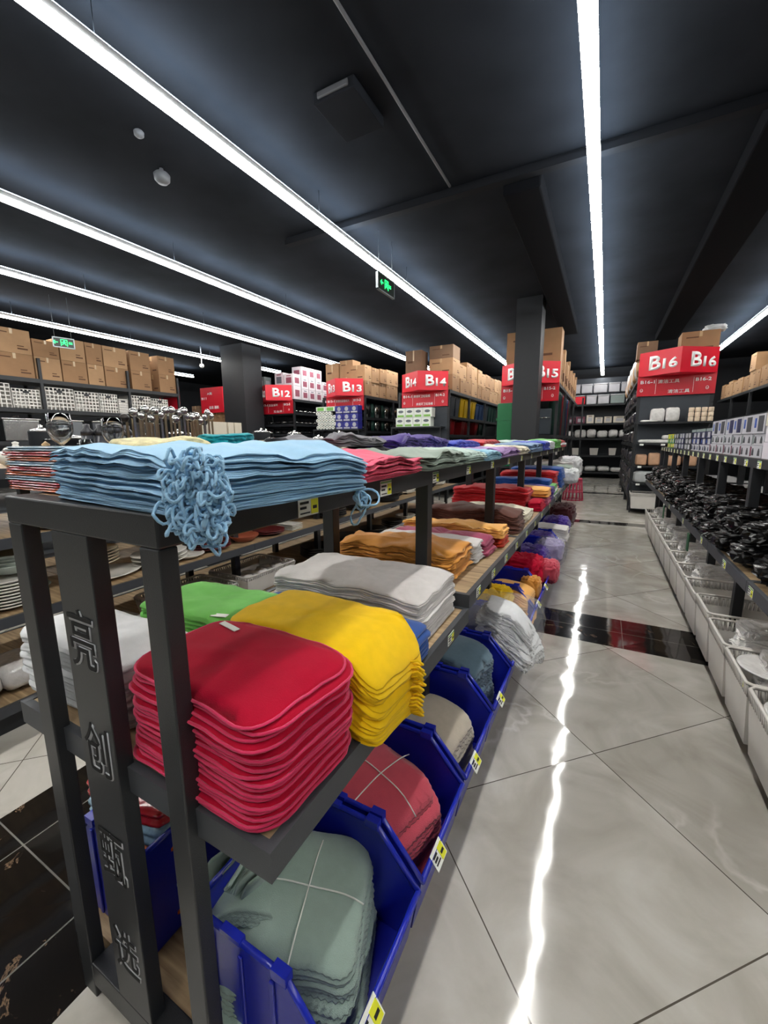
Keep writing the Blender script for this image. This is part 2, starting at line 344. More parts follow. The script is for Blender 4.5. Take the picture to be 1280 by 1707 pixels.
F_GG = fabric('grey_green', (138, 152, 140)); F_LBL = fabric('powder_blue', (140, 186, 206)); F_LIL = fabric('lilac', (158, 124, 178)); F_CRM = fabric('cream', (214, 206, 184))
F_KNB = fabric('knit_blue', (112, 142, 176), bump=.9, scale=120); F_RBL = fabric('vivid_blue', (36, 60, 176)); F_KNG = fabric('knit_green', (92, 166, 72), bump=.9, scale=120)
F_CHAR = fabric('charcoal', (52, 50, 56)); F_GREY = fabric('mid_grey', (112, 110, 116)); F_PUR = fabric('purple', (66, 42, 128)); F_ROSE = fabric('dusty_rose', (196, 76, 92)); F_BEI = fabric('beige', (182, 172, 156))
F_SLT = fabric('slate_blue', (92, 116, 132)); F_MAR = fabric('maroon', (70, 28, 34)); F_TEAL = fabric('teal', (22, 152, 164)); F_TAUP = fabric('taupe', (150, 120, 104))

def smooth(a, b, x):
    t = max(0, min(1, (x-a)/(b-a))); return t*t*(3-2*t)
def rrect(w, d, r, n):
    pts = []; segs = []; hw, hd = w/2, d/2; r = min(r, hw*.98, hd*.98)
    per = 2*(w-2*r)+2*(d-2*r)+2*PI*r
    for i in range(n):
        s = per*i/n
        for k in range(4):
            L = (d-2*r) if k % 2 == 0 else (w-2*r)
            if s < L:
                t = s
                p = [(hw, -hd+r+t), (hw-r-t, hd), (-hw, hd-r-t), (-hw+r+t, -hd)][k]; nm = [(1, 0), (0, 1), (-1, 0), (0, -1)][k]
                pts.append((p, nm, per*i/n)); break
            s -= L
            if s < PI*r/2:
                a = s/r+k*PI/2; cx, cy = [(hw-r, hd-r), (-hw+r, hd-r), (-hw+r, -hd+r), (hw-r, -hd+r)][k]
                pts.append(((cx+r*math.cos(a), cy+r*math.sin(a)), (math.cos(a), math.sin(a)), per*i/n)); break
            s -= PI*r/2
        else: pts.append(((hw, -hd+r), (1, 0), per*i/n))
    return pts
def towel_mesh(mb, cx, cy, w, d, z, t, rot, folds, r, warp, seed, style='plain', n=72, m=0):
    """closed folded cloth: rounded outline, a lip for every fold, draped by warp(x, y, h)"""
    o = rrect(w, d, r, n); rings = []
    g = min(.006, t*.55)
    prof = [(.0, 0, 'c'), (.5, 0, 's'), (.9, 0, 's')]
    for k in range(folds):
        a = t*k/folds; b = t*(k+1)/folds; j = random.uniform(0, .004)
        prof += [(g+j, a+.12*(b-a), 'i'), (j, a+.35*(b-a), 'i'), (j, a+.7*(b-a), 'i'), (g+j, a+.93*(b-a), 'i')]
    prof += [(.94, t, 's'), (.75, t, 's'), (.5, t, 's'), (.25, t, 's'), (.0, t, 'c')]
    cr, sr = math.cos(rot), math.sin(rot); vs = []
    for pi_, (q, h, kind) in enumerate(prof):
        for (p, nm, s) in o:
            if kind == 's': x, y = p[0]*q, p[1]*q
            elif kind == 'c': x, y = p[0]*.02, p[1]*.02
            else:
                e = noise.noise((p[0]*14+seed*3.1, p[1]*14, pi_//4*1.7+seed))*.004
                if style == 'scallop': e += .0045*abs(math.sin(s*PI/.016+pi_//4*1.3))-.003
                if style == 'ruffle': e += .004*math.sin(s*PI/.013+pi_//4*2.1)+.007*noise.noise((p[0]*38+seed, p[1]*38, pi_//4*2.7+seed))
                if style == 'knit': e += .008*noise.noise((p[0]*60, p[1]*60, pi_*2.3+seed))
                x, y = p[0]-nm[0]*(q-e), p[1]-nm[1]*(q-e)
            X, Y = cx+x*cr-y*sr, cy+x*sr+y*cr
            dx, dy, dz = warp(X, Y, z+h, x/(w/2), y/(d/2)); vs.append((X+dx, Y+dy, z+h+dz))
    N = n; fs = []
    for i in range(len(prof)-1):
        for j in range(N): fs.append((i*N+j, i*N+(j+1) % N, (i+1)*N+(j+1) % N, (i+1)*N+j))
    fs.append(tuple(reversed(range(N)))); fs.append(tuple((len(prof)-1)*N+j for j in range(N)))
    mb.add(vs, fs, m, True)
    return [vs[(len(prof)-7)*N+j] for j in range(N)]
def loops(mb, c, n, rad, drop, r=.0035, seed=0, m=0):
    rn = random.Random(seed)
    for _ in range(n):
        a = Vector(c)+Vector([max(-1.4, min(1.4, rn.gauss(0, 1)))*rad*f_ for f_ in (.55, .45, .75)])
        d = Vector((rn.gauss(.3, .6), rn.gauss(-.5, .6), rn.gauss(-.7, .5))).normalized()*drop*rn.uniform(.5, 1.2)
        s = d.cross(Vector((rn.gauss(0, 1), rn.gauss(0, 1), rn.gauss(0, 1)))).normalized()*drop*rn.uniform(.18, .4)
        pts = []
        for k in range(18):
            th = 2*PI*k/18; pts.append(a+d*(1-math.cos(th))/2+s*math.sin(th)*(1+.4*math.sin(th*2+_))+Vector((0, 0, .004*math.sin(th*3+_))))
        mb.tube(pts, r, 5, m, closed=True)
def stack(nm, what, cat, cx, cy, w, d, z0, z1, n, m, rot=0, folds=2, style='plain', r=.02, droop=.012, wave=.006, seed=1, jit=.005,
          hang=None, pipe=None, top_label=None, where='', N=72, hook=None, tl=None, lean=(0, 0)):
    """a pile of n folded cloths, each its own object; what = look, where = place"""
    t = (z1-z0)/n; rn = random.Random(seed)
    def warp(X, Y, z, u, v):
        hf = max(0, min(1.2, (z-z0)/(z1-z0)))
        dz = -droop*hf*(max(abs(u), .0)**4+abs(v)**4)*.7+wave*hf*noise.noise((X*7+seed*5, Y*7, z*4))+wave*.5*hf*noise.noise((X*19+seed, Y*19, z*25))
        dx = lean[0]*hf; dy = lean[1]*hf
        if hang:
            a, k, lo = hang
            over = max(0, X-a); dz -= k*over*(.25+.75*hf)+lo*over*over
        return dx, dy, dz
    for i in range(n):
        jx, jy = rn.uniform(-jit, jit), rn.uniform(-jit, jit); ra = rot+rn.uniform(-.02, .02)*min(1, jit/.004)
        ws, ds = w*(1+rn.uniform(-.012, .012)), d*(1+rn.uniform(-.012, .012))
        mb = MB(); mm = m[i % len(m)] if isinstance(m, list) else m
        ring = towel_mesh(mb, cx+jx, cy+jy, ws, ds, z0+i*t+.0003, t-.0006, ra, folds, r, warp, seed+i*.7, style, N)
        ti = n-1-i
        if n == 1: lab = what+' '+where
        elif ti == 0: lab = top_label or ('topmost '+what+' '+where)
        elif i == 0: lab = what+', lowest, '+where
        else: lab = what+', '+ORDW[ti]+' from top, '+where
        o = mb.build(nm, mm); tag(o, lab, cat, (what+' pile '+where) if n > 1 else None)
        if pipe:
            p = MB(); p.tube(ring, .0032 if pipe is F_PIPE else .002, 5, 0, closed=True); p.build('piping', pipe, o)
        if hook: hook(i, n, o, ring)
        if tl and ti == 0:
            (lx, ly, lw, lh, la) = tl; zt = z1+.004; ca, sa = math.cos(la), math.sin(la)
            zs = [warp(lx, ly, z1, (lx-cx)/(w/2), (ly-cy)/(d/2))[2]+z1+.0015]*2
            k = MB().obox((lx, ly, zs[0]), (ca*lw/2, sa*lw/2, 0), (-sa*lh/2, ca*lh/2, 0), (0, 0, .0008)); k.build('care_label', TAGW, o)

# ------------------------------------------------------------------ price tag
def price_tag(x, y, z, parent, face=1, s=1., tilt=0, yellow=True):
    """white and yellow shelf-edge tag lying on a face that looks along +X (face=1) or -X (face=-1)"""
    mb = MB(); w, h = .062*s, .040*s
    def q(y0, y1, z0, z1, d, m):
        yy = (y-w/2+y0*w, y-w/2+y1*w) if face > 0 else (y+w/2-y1*w, y+w/2-y0*w)
        xa, xb = (x, x+d) if face > 0 else (x-d, x)
        mb.box(min(xa, xb), max(xa, xb), yy[0], yy[1], z-h/2+z0*h, z-h/2+z1*h, m)
    q(0, 1, 0, 1, .0015, 0); q(.62, .98, .06, .78, .0022, 1); q(.02, .98, .84, .97, .0022, 2)
    q(.08, .5, .6, .72, .0026, 3); q(.08, .38, .36, .48, .0026, 3); q(.08, .55, .12, .18, .0026, 3); q(.70, .90, .3, .46, .0028, 3)
    o = mb.build('price_tag', [TAGW, TAGY if yellow else TAGW, TAGG, INK], parent); o['label'] = 'white and yellow price tag'; return o

# ------------------------------------------------------------------ main gondola (towels)
XR, XL = -.633, -1.175
G = thing('display_gondola', (-.9, 4.3, 0), 'long charcoal steel three-tier gondola of folded towels with characters cut in its end post', 'shelving unit')
posts = [.4275, 1.6, 2.77, 3.94, 5.11, 6.28, 7.45, 8.15]
for i, y in enumerate(posts):
    for x0, x1 in ((XR-.055, XR), (XL, XL+.06)):
        dp_ = .0175 if i == 0 else .0275; yc_ = .4175 if i == 0 else y
        ob = MB().box(x0, x1, yc_-dp_, yc_+dp_, 0, 1.325).build('post', STEEL, G, bev=.003)
MB().box(XL, XR, .40, .4549, 1.325, 1.385).build('end_top_bar', STEEL, G, bev=.004)
MB().box(XL+.06, XR-.055, .40, .455, .045, .12).build('end_bottom_bar', STEEL, G, bev=.003)
RAIL = MB().box(XR-.02, XR, .455, 8.18, 1.318, 1.385).build('top_rail', STEEL, G, bev=.003)
MB().box(XL, XL+.02, .455, 8.18, 1.318, 1.385).build('top_rail', STEEL, G, bev=.003)
MB().box(XL+.02, XR-.02, 8.14, 8.18, 1.318, 1.385).build('end_top_bar', STEEL, G)
MB().box(XL+.02, XR-.02, .456, 8.14, 1.36, 1.384).build('top_deck', WOOD, G)
cb = MB()
for y in posts[1:]: cb.box(XL+.06, XR-.055, y-.02, y+.02, 1.32, 1.358)
cb.build('cross_bar', STEEL, G)
# solid centre post; dark inlay paints the shade inside its cut characters
px0, px1 = -.985, -.852
MB().box(px0, px1, .400, .435, .12, 1.325).build('centre_post', STEEL, G, bev=.002)
CUT_SHADE = mat('cutout_shade', (12, 12, 13), .8)
for ch, zt, zb in (('亮', 1.165, 1.035), ('创', .905, .785), ('甄', .63, .505), ('选', .36, .235)):
    o = text_obj(ch, 'character_edge', EDGE, (px0+.024, .3995, zb), (1, 0, 0), (0, 0, 1), .092, zt-zb, G, .002, .018, .0)
    if o: o['label'] = 'bright cut edge of the character '+ch
    o = text_obj(ch, 'character_shade_inlay', CUT_SHADE, (px0+.0205, .3990, zb+.002), (1, 0, 0), (0, 0, 1), .092, zt-zb, G, .002, .0, .0006)
    if o: o['label'] = 'dark inlay for the shade inside cut character '+ch
# mid shelves
for i in range(len(posts)-1):
    ya = .42 if i == 0 else posts[i]-.02; yb = posts[i+1]-.022 if i < 6 else 8.18; z = .815 if i == 0 else .87
    zz = z if i else .815
    MB().box(-.466, -.446, ya, yb, zz-.062, zz).box(-1.34, -1.32, ya, yb, zz-.062, zz).box(-1.3396, -.4464, ya-.0002, ya+.02, zz-.0618, zz-.0002).box(-1.3396, -.4464, yb-.02, yb+.0002, zz-.0618, zz-.0002).build('shelf_frame', STEEL2, G)
    MB().box(-1.32, -.466, ya+.02, yb-.02, zz-.03, zz-.003).build('shelf_board', WOOD, G)
MB().box(-1.32, -.46, .456, 8.15, .06, .1).build('base_deck', WOOD, G)
MB().box(-.46, -.44, .456, 8.15, .0, .1).box(-1.34, -1.32, .456, 8.15, 0, .1).box(-1.32, -.46, .456, .476, 0, .06).build('base_rail', STEEL2, G)
for y, s in ((.79, 1), (1.2, 1), (1.66, .9), (2.15, .9), (2.68, .9), (3.2, .9), (3.75, .9), (4.3, .9), (5.0, .9), (5.6, .9), (6.3, .9), (7.0, .9), (7.7, .9)): price_tag(XR, y, 1.345, RAIL, s=s*1.25)
for y in (1.35, 1.72, 2.0, 2.3, 2.62, 3.0, 3.4, 3.8, 4.4, 5.0, 5.6, 6.2): price_tag(-.446, y, .785 if y < 1.55 else .84, G)

# ------------------------------------------------------------------ towels on the mid shelf, first bay
def red_hook(i, n, o, ring):
    if i in (n-1, n-2, n-4):
        x, y, z = ring[int(len(ring)*.60)]
        MB().tube([(x, y, z-.005), (x-.012, y-.012, z+.01), (x-.02, y-.018, z+.03), (x-.016, y-.016, z+.032), (x-.006, y-.006, z+.008), (x+.006, y+.0, z-.005)], .003, 5).build('hanging_loop', F_PIPE, o)
stack('folded_towel', 'crimson terry towel with rolled piping', 'towel', -.666, .574, .425, .285, .815, 1.05, 18, F_CRIM, rot=-.05, folds=1, r=.06, droop=.022, wave=.010, seed=3, jit=.006,
      pipe=F_PIPE, where='by the end frame', top_label='topmost crimson terry towel with white care label, nearest the end frame', hook=red_hook, tl=(-.79, .66, .07, .016, -.2), hang=(-.47, .25, 0), lean=(.01, 0))
def yel_hook(i, n, o, ring):
    x, y, z = ring[int(len(ring)*.10)]
    MB().tube([(x-.01, y, z-.004), (x+.018, y+.006, z+.006), (x+.03, y+.012, z-.006), (x+.02, y+.02, z-.014), (x-.004, y+.012, z-.008)], .0035, 5).build('hanging_loop', F_YEL, o)
stack('folded_towel', 'bright yellow terry towel', 'towel', -.645, .855, .49, .275, .815, 1.035, 18, F_YEL, rot=-.05, folds=1, r=.045, droop=.016, wave=.010, seed=8, jit=.006,
      where='behind the crimson towels', hang=(-.47, .95, 3.2), hook=yel_hook)
stack('folded_towel', 'navy blue towel', 'towel', -.78, 1.09, .66, .17, .815, .925, 7, F_BLUE, folds=1, r=.03, seed=12, where='between yellow and light grey piles', hang=(-.46, .5, 0), tl=(-1.0, 1.05, .07, .02, .2))
stack('folded_towel', 'light grey towel', 'towel', -.82, 1.365, .66, .37, .815, 1.0, 12, F_WG, folds=2, r=.03, droop=.03, wave=.016, seed=15, where='beside the oak shelf')
stack('folded_towel', 'lime green towel', 'towel', -1.09, .86, .42, .26, .815, 1.0, 12, F_GRN, rot=.05, folds=1, r=.03, wave=.012, seed=22, where='behind the crimson towels on the far side', tl=(-.96, .77, .05, .02, .3))
stack('folded_towel', 'white terry towel', 'towel', -1.18, .57, .46, .22, .815, 1.0, 11, F_WHT, rot=.04, folds=1, r=.04, wave=.012, seed=27, where='behind the end frame, left of the crimson towels', jit=.012)
# second bay onward (deck at .87)
def S(what, m, cx, cy, w, d, z0, z1, n, where, **k):
    k.setdefault('style', 'ruffle'); k.setdefault('jit', .011); k['wave'] = k.get('wave', .006)*1.35; n = int(round(n*1.25)) if (z1-z0 > .05 and cy < 2.2) else (n if cy < 3.3 else max(2, int(round(n*.62)))); k.setdefault('folds', 2 if cy < 3.3 else 3); k.setdefault('droop', .02)
    stack('folded_towel', what, 'towel', cx, cy, w, d, z0, z1, n, m, where=where, N=k.pop('N', 56), **k)
S('mustard orange towel', F_ORG, -.86, 1.83, .62, .30, .87, 1.02, 11, 'next to the second post', seed=31, wave=.02, droop=.03, folds=2, style='ruffle')
S('off-white towel', F_WG, -.83, 2.07, .58, .16, .87, .99, 8, 'between mustard and mauve piles', seed=33, wave=.012)
S('mauve towel', F_MAUV, -.80, 2.26, .56, .2, .87, .975, 6, 'beside the oak shelf board', seed=35, wave=.02, rot=-.06)
S('red-orange towel', F_ROR, -.80, 2.50, .62, .2, .87, .93, 4, 'under the apricot towels', seed=37)
S('apricot towel', F_LORG, -.80, 2.46, .64, .2, .931, 1.0, 5, 'on the red-orange towels', seed=38, wave=.02)
S('chocolate brown towel', F_BRN, -.80, 2.95, .66, .30, .87, 1.03, 6, 'on the third bay', seed=41, wave=.018, droop=.03, r=.06)
S('ivory towel', F_CRM, -.78, 3.36, .60, .40, .87, .965, 5, 'behind the brown towels', seed=43, wave=.02)
S('deep red towel', F_RED, -.93, 3.98, .70, .34, .87, 1.07, 12, 'in the tall pile at the third post', seed=45, wave=.014, N=48)
S('cherry red towel', F_CRIM, -.52, 3.98, .12, .34, .87, .96, 4, 'at the shelf edge before the tall red pile', seed=46, N=40)
S('golden apricot towel', F_LORG, -.75, 4.34, .62, .30, .95, 1.04, 5, 'behind the deep red pile', seed=47, N=48)
S('magenta towel', F_MAUV, -.75, 4.34, .62, .30, .87, .95, 4, 'under the golden apricot towels', seed=48, N=48)
S('violet towel', F_PUR, -.7, 4.68, .52, .28, .87, 1.02, 6, 'behind the golden apricot towels', seed=49, N=48)
S('long royal blue towel', F_BLUE, -.85, 5.02, .7, .28, .87, 1.07, 5, 'past the violet towels', seed=50, N=48)
S('white and green striped towel', [F_WHT, F_KNG], -.52, 5.05, .14, .4, .87, 1.0, 6, 'at the shelf edge past the violets', seed=51, N=40)
S('wine red towel', F_RED, -.82, 5.5, .66, .4, .87, 1.12, 8, 'in the fifth bay', seed=53, N=40)
S('deep navy towel', F_BLUE, -.8, 6.1, .66, .45, .87, 1.14, 8, 'in the sixth bay', seed=54, N=40)
S('grey green towel', F_GG, -.7, 6.75, .6, .45, .87, 1.12, 7, 'in the seventh bay', seed=55, N=40, wave=.02)
S('pale grey towel', F_WG, -.72, 7.4, .6, .5, .87, 1.16, 7, 'near the far end of the shelf', seed=56, N=40, wave=.03)

# ------------------------------------------------------------------ towels on the top shelf (deck 1.385)
def sky_hook(i, n, o, ring):
    mb = MB(); f = i/(n-1)
    loops(mb, (-.515+.030*math.sin(i*1.7), .392+.008*math.cos(i*2.1), 1.385+.078*f), 16, .026, .028, .0025, seed=i)
    if i == 0: loops(mb, (-.545, .90, 1.365), 8, .014, .06, .0030, seed=99)
    if i == n-3: mb.tube([(-1.0, .46, 1.43), (-1.025, .45, 1.435), (-1.04, .45, 1.42), (-1.025, .45, 1.405), (-1.0, .46, 1.41)], .003, 5)
    mb.build('hanging_loop', F_SKY, o)
stack('folded_towel', 'sky blue waffle towel', 'towel', -.765, .655, .470, .50, 1.386, 1.496, 20, F_SKY, rot=-.09, folds=2, r=.03, droop=.014, wave=.020, seed=61, jit=.008,
      where='on the top shelf corner', hook=sky_hook, N=110, hang=(-.61, .22, 0))
S('coral pink scalloped towel', F_PINK, -.76, 1.16, .37, .42, 1.386, 1.462, 10, 'on the top shelf beside the sky blue pile', style='scallop', seed=63, wave=.016, N=150, rot=.03)
S('sage green scalloped towel', F_GG, -.76, 1.66, .38, .46, 1.386, 1.462, 10, 'on the top shelf after the coral pile', style='scallop', seed=65, wave=.018, N=120)
S('pale mint scalloped towel', F_MINT, -.76, 2.10, .38, .36, 1.386, 1.458, 9, 'on the top shelf after the sage pile', style='scallop', seed=67, wave=.016, N=90)
S('powder blue ruffled towel', F_LBL, -.76, 2.48, .38, .34, 1.386, 1.445, 7, 'on the top shelf after the mint pile', style='ruffle', seed=69, wave=.014, N=72)
S('lilac ruffled towel', F_LIL, -.76, 2.98, .38, .56, 1.386, 1.452, 8, 'on the top shelf after the powder blue pile', style='ruffle', seed=71, wave=.018, N=72)
S('cream ruffled towel', F_CRM, -.76, 3.55, .38, .46, 1.386, 1.456, 7, 'on the top shelf after the lilac pile', style='ruffle', seed=73, wave=.02, N=60)
S('denim blue knitted towel', F_KNB, -.76, 4.25, .38, .8, 1.386, 1.475, 7, 'on the top shelf after the cream pile', style='knit', seed=75, wave=.01, N=60)
S('vivid blue towel', F_RBL, -.76, 4.98, .38, .55, 1.386, 1.49, 7, 'on the top shelf after the denim blue pile', style='ruffle', seed=77, wave=.01, N=48)
S('white knitted towel', F_WHT, -.76, 5.6, .38, .6, 1.386, 1.49, 6, 'on the top shelf after the vivid blue pile', style='knit', seed=79, wave=.01, N=48)
S('grass green knitted towel', F_KNG, -.76, 6.35, .38, .8, 1.386, 1.51, 7, 'near the end of the top shelf', style='knit', seed=81, wave=.01, N=48)
S('red and white knitted towel', [F_RED, F_WHT], -.76, 7.3, .36, .8, 1.386, 1.5, 5, 'at the end of the top shelf', style='knit', seed=83, wave=.01, N=48)
S('charcoal towel', F_CHAR, -1.02, 1.28, .17, .42, 1.386, 1.472, 6, 'on the top shelf behind the coral pile', seed=85, wave=.012)
S('mid grey towel', F_GREY, -1.05, 1.50, .22, .62, 1.476, 1.522, 3, 'spread behind the sage pile', seed=87, wave=.03, droop=.02)
S('ash grey towel', F_CHAR, -1.055, 1.71, .20, .40, 1.386, 1.472, 5, 'under the mid grey towels', seed=88, wave=.012)
S('deep purple towel', F_PUR, -1.055, 2.30, .24, .80, 1.386, 1.53, 8, 'on the rear of the top shelf', seed=89, wave=.022, droop=.02)
S('cobalt blue towel', F_RBL, -1.055, 3.15, .24, .75, 1.386, 1.50, 5, 'at the top shelf rear after the purple pile', seed=91, wave=.012)
S('scarlet towel', F_RED, -1.055, 3.95, .24, .7, 1.386, 1.505, 5, 'at the top shelf rear after the cobalt pile', seed=93, wave=.01)
S('pale green towel', F_MINT, -1.055, 5.3, .24, 1.4, 1.386, 1.50, 4, 'at the top shelf rear past the scarlet pile', seed=94, wave=.01)
# patterned folded cloths behind the sky blue pile
F_TAN = mat('leaf_print_fabric', (206, 196, 150), .8, 0, .3, 200, .25, 60, sheen=.1); F_TPR = mat('teal_print_fabric', (60, 160, 168), .4, 0, .3, 200, .3, 90)
S('tan leaf-print cloth', F_TAN, -1.09, .735, .17, .23, 1.386, 1.515, 3, 'behind the sky blue pile', seed=95, wave=.012, r=.05)
S('plain teal cloth', F_TEAL, -1.10, .955, .12, .19, 1.386, 1.53, 3, 'behind the sky blue pile beside the tan cloths', seed=96, wave=.012, r=.05)
# shiny orange and red packs left of the sky blue pile
PKO = mat('orange_pack_film', (214, 96, 40), .18, 0, .3, 40, .25, 30, spec=.9, coat=.6); PKR = mat('red_pack_film', (190, 40, 48), .18, 0, .3, 40, .2, 30, spec=.9, coat=.6); PKB = mat('blue_white_pack_film', (150, 184, 206), .15, 0, .3, 40, .25, 40, spec=.9, coat=.6)
for i in range(9):
    mb = MB(); z = 1.387+i*.0118
    towel_mesh(mb, -1.195+random.uniform(-.01, .01), .545, .27, .17, z, .0112, .02, 2, .02, lambda X, Y, z, u, v: (0, 0, 0), i, n=48)
    o = mb.build('dishcloth_packet', [(PKO, PKR, PKB)[i % 3]])
    if i != 8: o.data.materials.append(PKB); o.data.polygons.foreach_set('material_index', [1 if (p.center.y < -.13 and int(p.center.x*40+i) % 3 == 0) else 0 for p in o.data.polygons])
    tag(o, ('topmost ' if i == 8 else '')+'glossy %s dishcloth packet%s, left of the sky blue pile' % (('orange', 'red', 'pale blue')[i % 3], '' if i == 8 else ', '+ORDW[8-i]+' from top'), 'packet', 'glossy dishcloth packets on the top shelf')

# ------------------------------------------------------------------ blue stacking bins
def bin_(x0, x1, y0, y1, z0, lab, face=1, H=.33, lo=.18):
    """open-fronted stacking bin; the low front looks along +X (face=1) or -X"""
    r = thing('stacking_bin', ((x0+x1)/2, (y0+y1)/2, z0), lab, 'storage bin', 'blue stacking bins along the gondola base')
    t = .006
    D = x1-x0
    def X(a): return x0+a if face > 0 else x1-a
    poly = [(X(0), z0), (X(D-.03), z0), (X(D), z0+lo), (X(D-.13), z0+H), (X(0), z0+H)]
    b = MB()
    for ya in (y0, y1-t): b.prism(poly, 'y', ya, ya+t)
    b.box(min(X(0), X(t)), max(X(0), X(t)), y0, y1, z0, z0+H); b.box(min(X(0), X(D-.03)), max(X(0), X(D-.03)), y0, y1, z0, z0+t)
    b.prism([(X(D-.03), z0), (X(D), z0+lo), (X(D-t), z0+lo), (X(D-.03-t), z0)], 'y', y0, y1)
    for k in range(3):
        xr = X(.06+k*.09)
        for ya, yb in ((y0-.006, y0), (y1, y1+.006)): b.box(min(xr, xr+.012), max(xr, xr+.012), ya, yb, z0+.01, z0+H-.03)
    b.build('body', BLUE, r, bev=.002)
    rm = MB()
    for ya in (y0+t/2, y1-t/2):
        pth = [(X(0), ya, z0+H), (X(D-.13), ya, z0+H), (X(D), ya, z0+lo)]
        rm.tube(pth, .008, 6)
        rm.box(min(X(.10), X(.16)), max(X(.10), X(.16)), ya-.009, ya+.009, z0+H, z0+H+.012); rm.box(min(X(D-.16), X(D-.12)), max(X(D-.16), X(D-.12)), ya-.011, ya+.011, z0+H-.01, z0+H+.014)
    rm.tube([(X(0), y0, z0+H), (X(0), y1, z0+H)], .008, 6); rm.tube([(X(D), y0, z0+lo), (X(D), y1, z0+lo)], .009, 6)
    rm.build('rim', BLUED, r, bev=0)
    if face > 0:
        c = Vector((x1+.012, y0+.10, z0+lo-.004)); ay = Vector((0, 1, 0)); az = Vector((-.6, 0, .8)); an = Vector((.8, 0, .6))
        tb = MB().obox(c, ay*.036, az*.024, an*.001, 0).obox(c+ay*.018+an*.0015-az*.003, ay*.014, az*.018, an*.001, 1)
        for k, (u, v, a_, b_) in enumerate(((-.018, .010, .012, .003), (-.02, 0, .010, .003), (-.016, -.010, .014, .002), (.018, -.004, .009, .004))): tb.obox(c+ay*u+az*v+an*.0028, ay*a_, az*b_, an*.0006, 2)
        o = tb.build('price_tag', [TAGW, TAGY, INK], r); o['label'] = 'white and yellow price tag'
    return r
bn = [(.478, .862, 'open blue stacking bin of sage green cloths nearest the camera'), (.885, 1.262, 'open blue bin holding the dusty rose cloth bundle'), (1.29, 1.70, 'open blue bin holding beige cloths'),
      (1.728, 2.12, 'open blue bin holding slate blue cloths'), (2.15, 2.55, 'blue bin beneath the bagged white cloths'), (2.60, 3.0, 'blue bin with yellow cloth next to the white bag'), (3.03, 3.42, 'blue bin with apricot cloths at the black floor band'),
      (3.45, 3.85, 'blue bin under the crimson bundle'), (3.88, 4.28, 'blue bin with magenta cloths'), (4.31, 4.71, 'blue bin under the bagged purple cloth'), (4.74, 5.14, 'blue bin with dark purple cloth'), (5.17, 5.57, 'blue bin with folded light grey cloths'), (5.6, 6.0, 'blue bin with violet cloth far along the base'), (6.5, 6.9, 'blue bin holding maroon cloth, farthest along the base')]
for a, b, l in bn: bin_(-.77, -.36, a, b, .102, l)
bin_(-1.36, -.99, .49, .87, .102, 'blue bin of orange dishcloth packets on the far side of the gondola', face=-1)
bin_(-1.36, -.99, .89, 1.27, .102, 'second blue bin on the far side of the gondola, behind the orange packets', face=-1)
for k in range(6):
    mb = MB(); towel_mesh(mb, -1.165, .68, .33, .3, .12+k*.062, .058, .1, 2, .03, lambda X, Y, z, u, v: (0, 0, .02*u*u), k, n=40)
    o = mb.build('dishcloth_packet', [PKO, PKB, PKR][k % 3]); tag(o, 'glossy dishcloth packet, %s from the top in the far-side blue bin' % ORDW[5-k], 'packet', 'packets in the far-side bin')

def crumple(nm, c, sz, m, lab, cat, seed=0, amp=.12, fr=6, group=None, nu=36, nv=18, e=.55, parent=None, rot=0, ridge=True, flat=.0, smoothf=True):
    """soft crumpled bundle: superellipsoid pushed about by noise, resting flat on c.z"""
    mb = MB(); vs = []; cr, sr = math.cos(rot), math.sin(rot)
    def sp(v, p): return math.copysign(abs(v)**p, v)
    for i in range(nv+1):
        ph = -PI/2+PI*i/nv
        for j in range(nu):
            th = 2*PI*j/nu
            x, y, z = sp(math.cos(ph), e)*sp(math.cos(th), e), sp(math.cos(ph), e)*sp(math.sin(th), e), sp(math.sin(ph), e)
            p = (x*fr*.3+seed*7.1, y*fr*.3+seed*1.3, z*fr*.3)
            d = noise.noise(p)
            if ridge: d = (1-abs(noise.noise(p))*2.4)*.6+.5*(1-abs(noise.noise((p[0]*2.3, p[1]*2.3, p[2]*2.3)))*2.4)-.7
            k = 1+amp*d
            x, y, z = x*k*sz[0]/2, y*k*sz[1]/2, z*k
            zz = c[2]+max(0, (z+1)/2)*sz[2]
            vs.append((c[0]+x*cr-y*sr, c[1]+x*sr+y*cr, zz))
    fs = [(i*nu+j, i*nu+(j+1) % nu, (i+1)*nu+(j+1) % nu, (i+1)*nu+j) for i in range(nv) for j in range(nu)]
    mb.add(vs, fs, 0, smoothf)
    o = mb.build(nm, m, parent)
    if parent is None: tag(o, lab, cat, group)
    return o
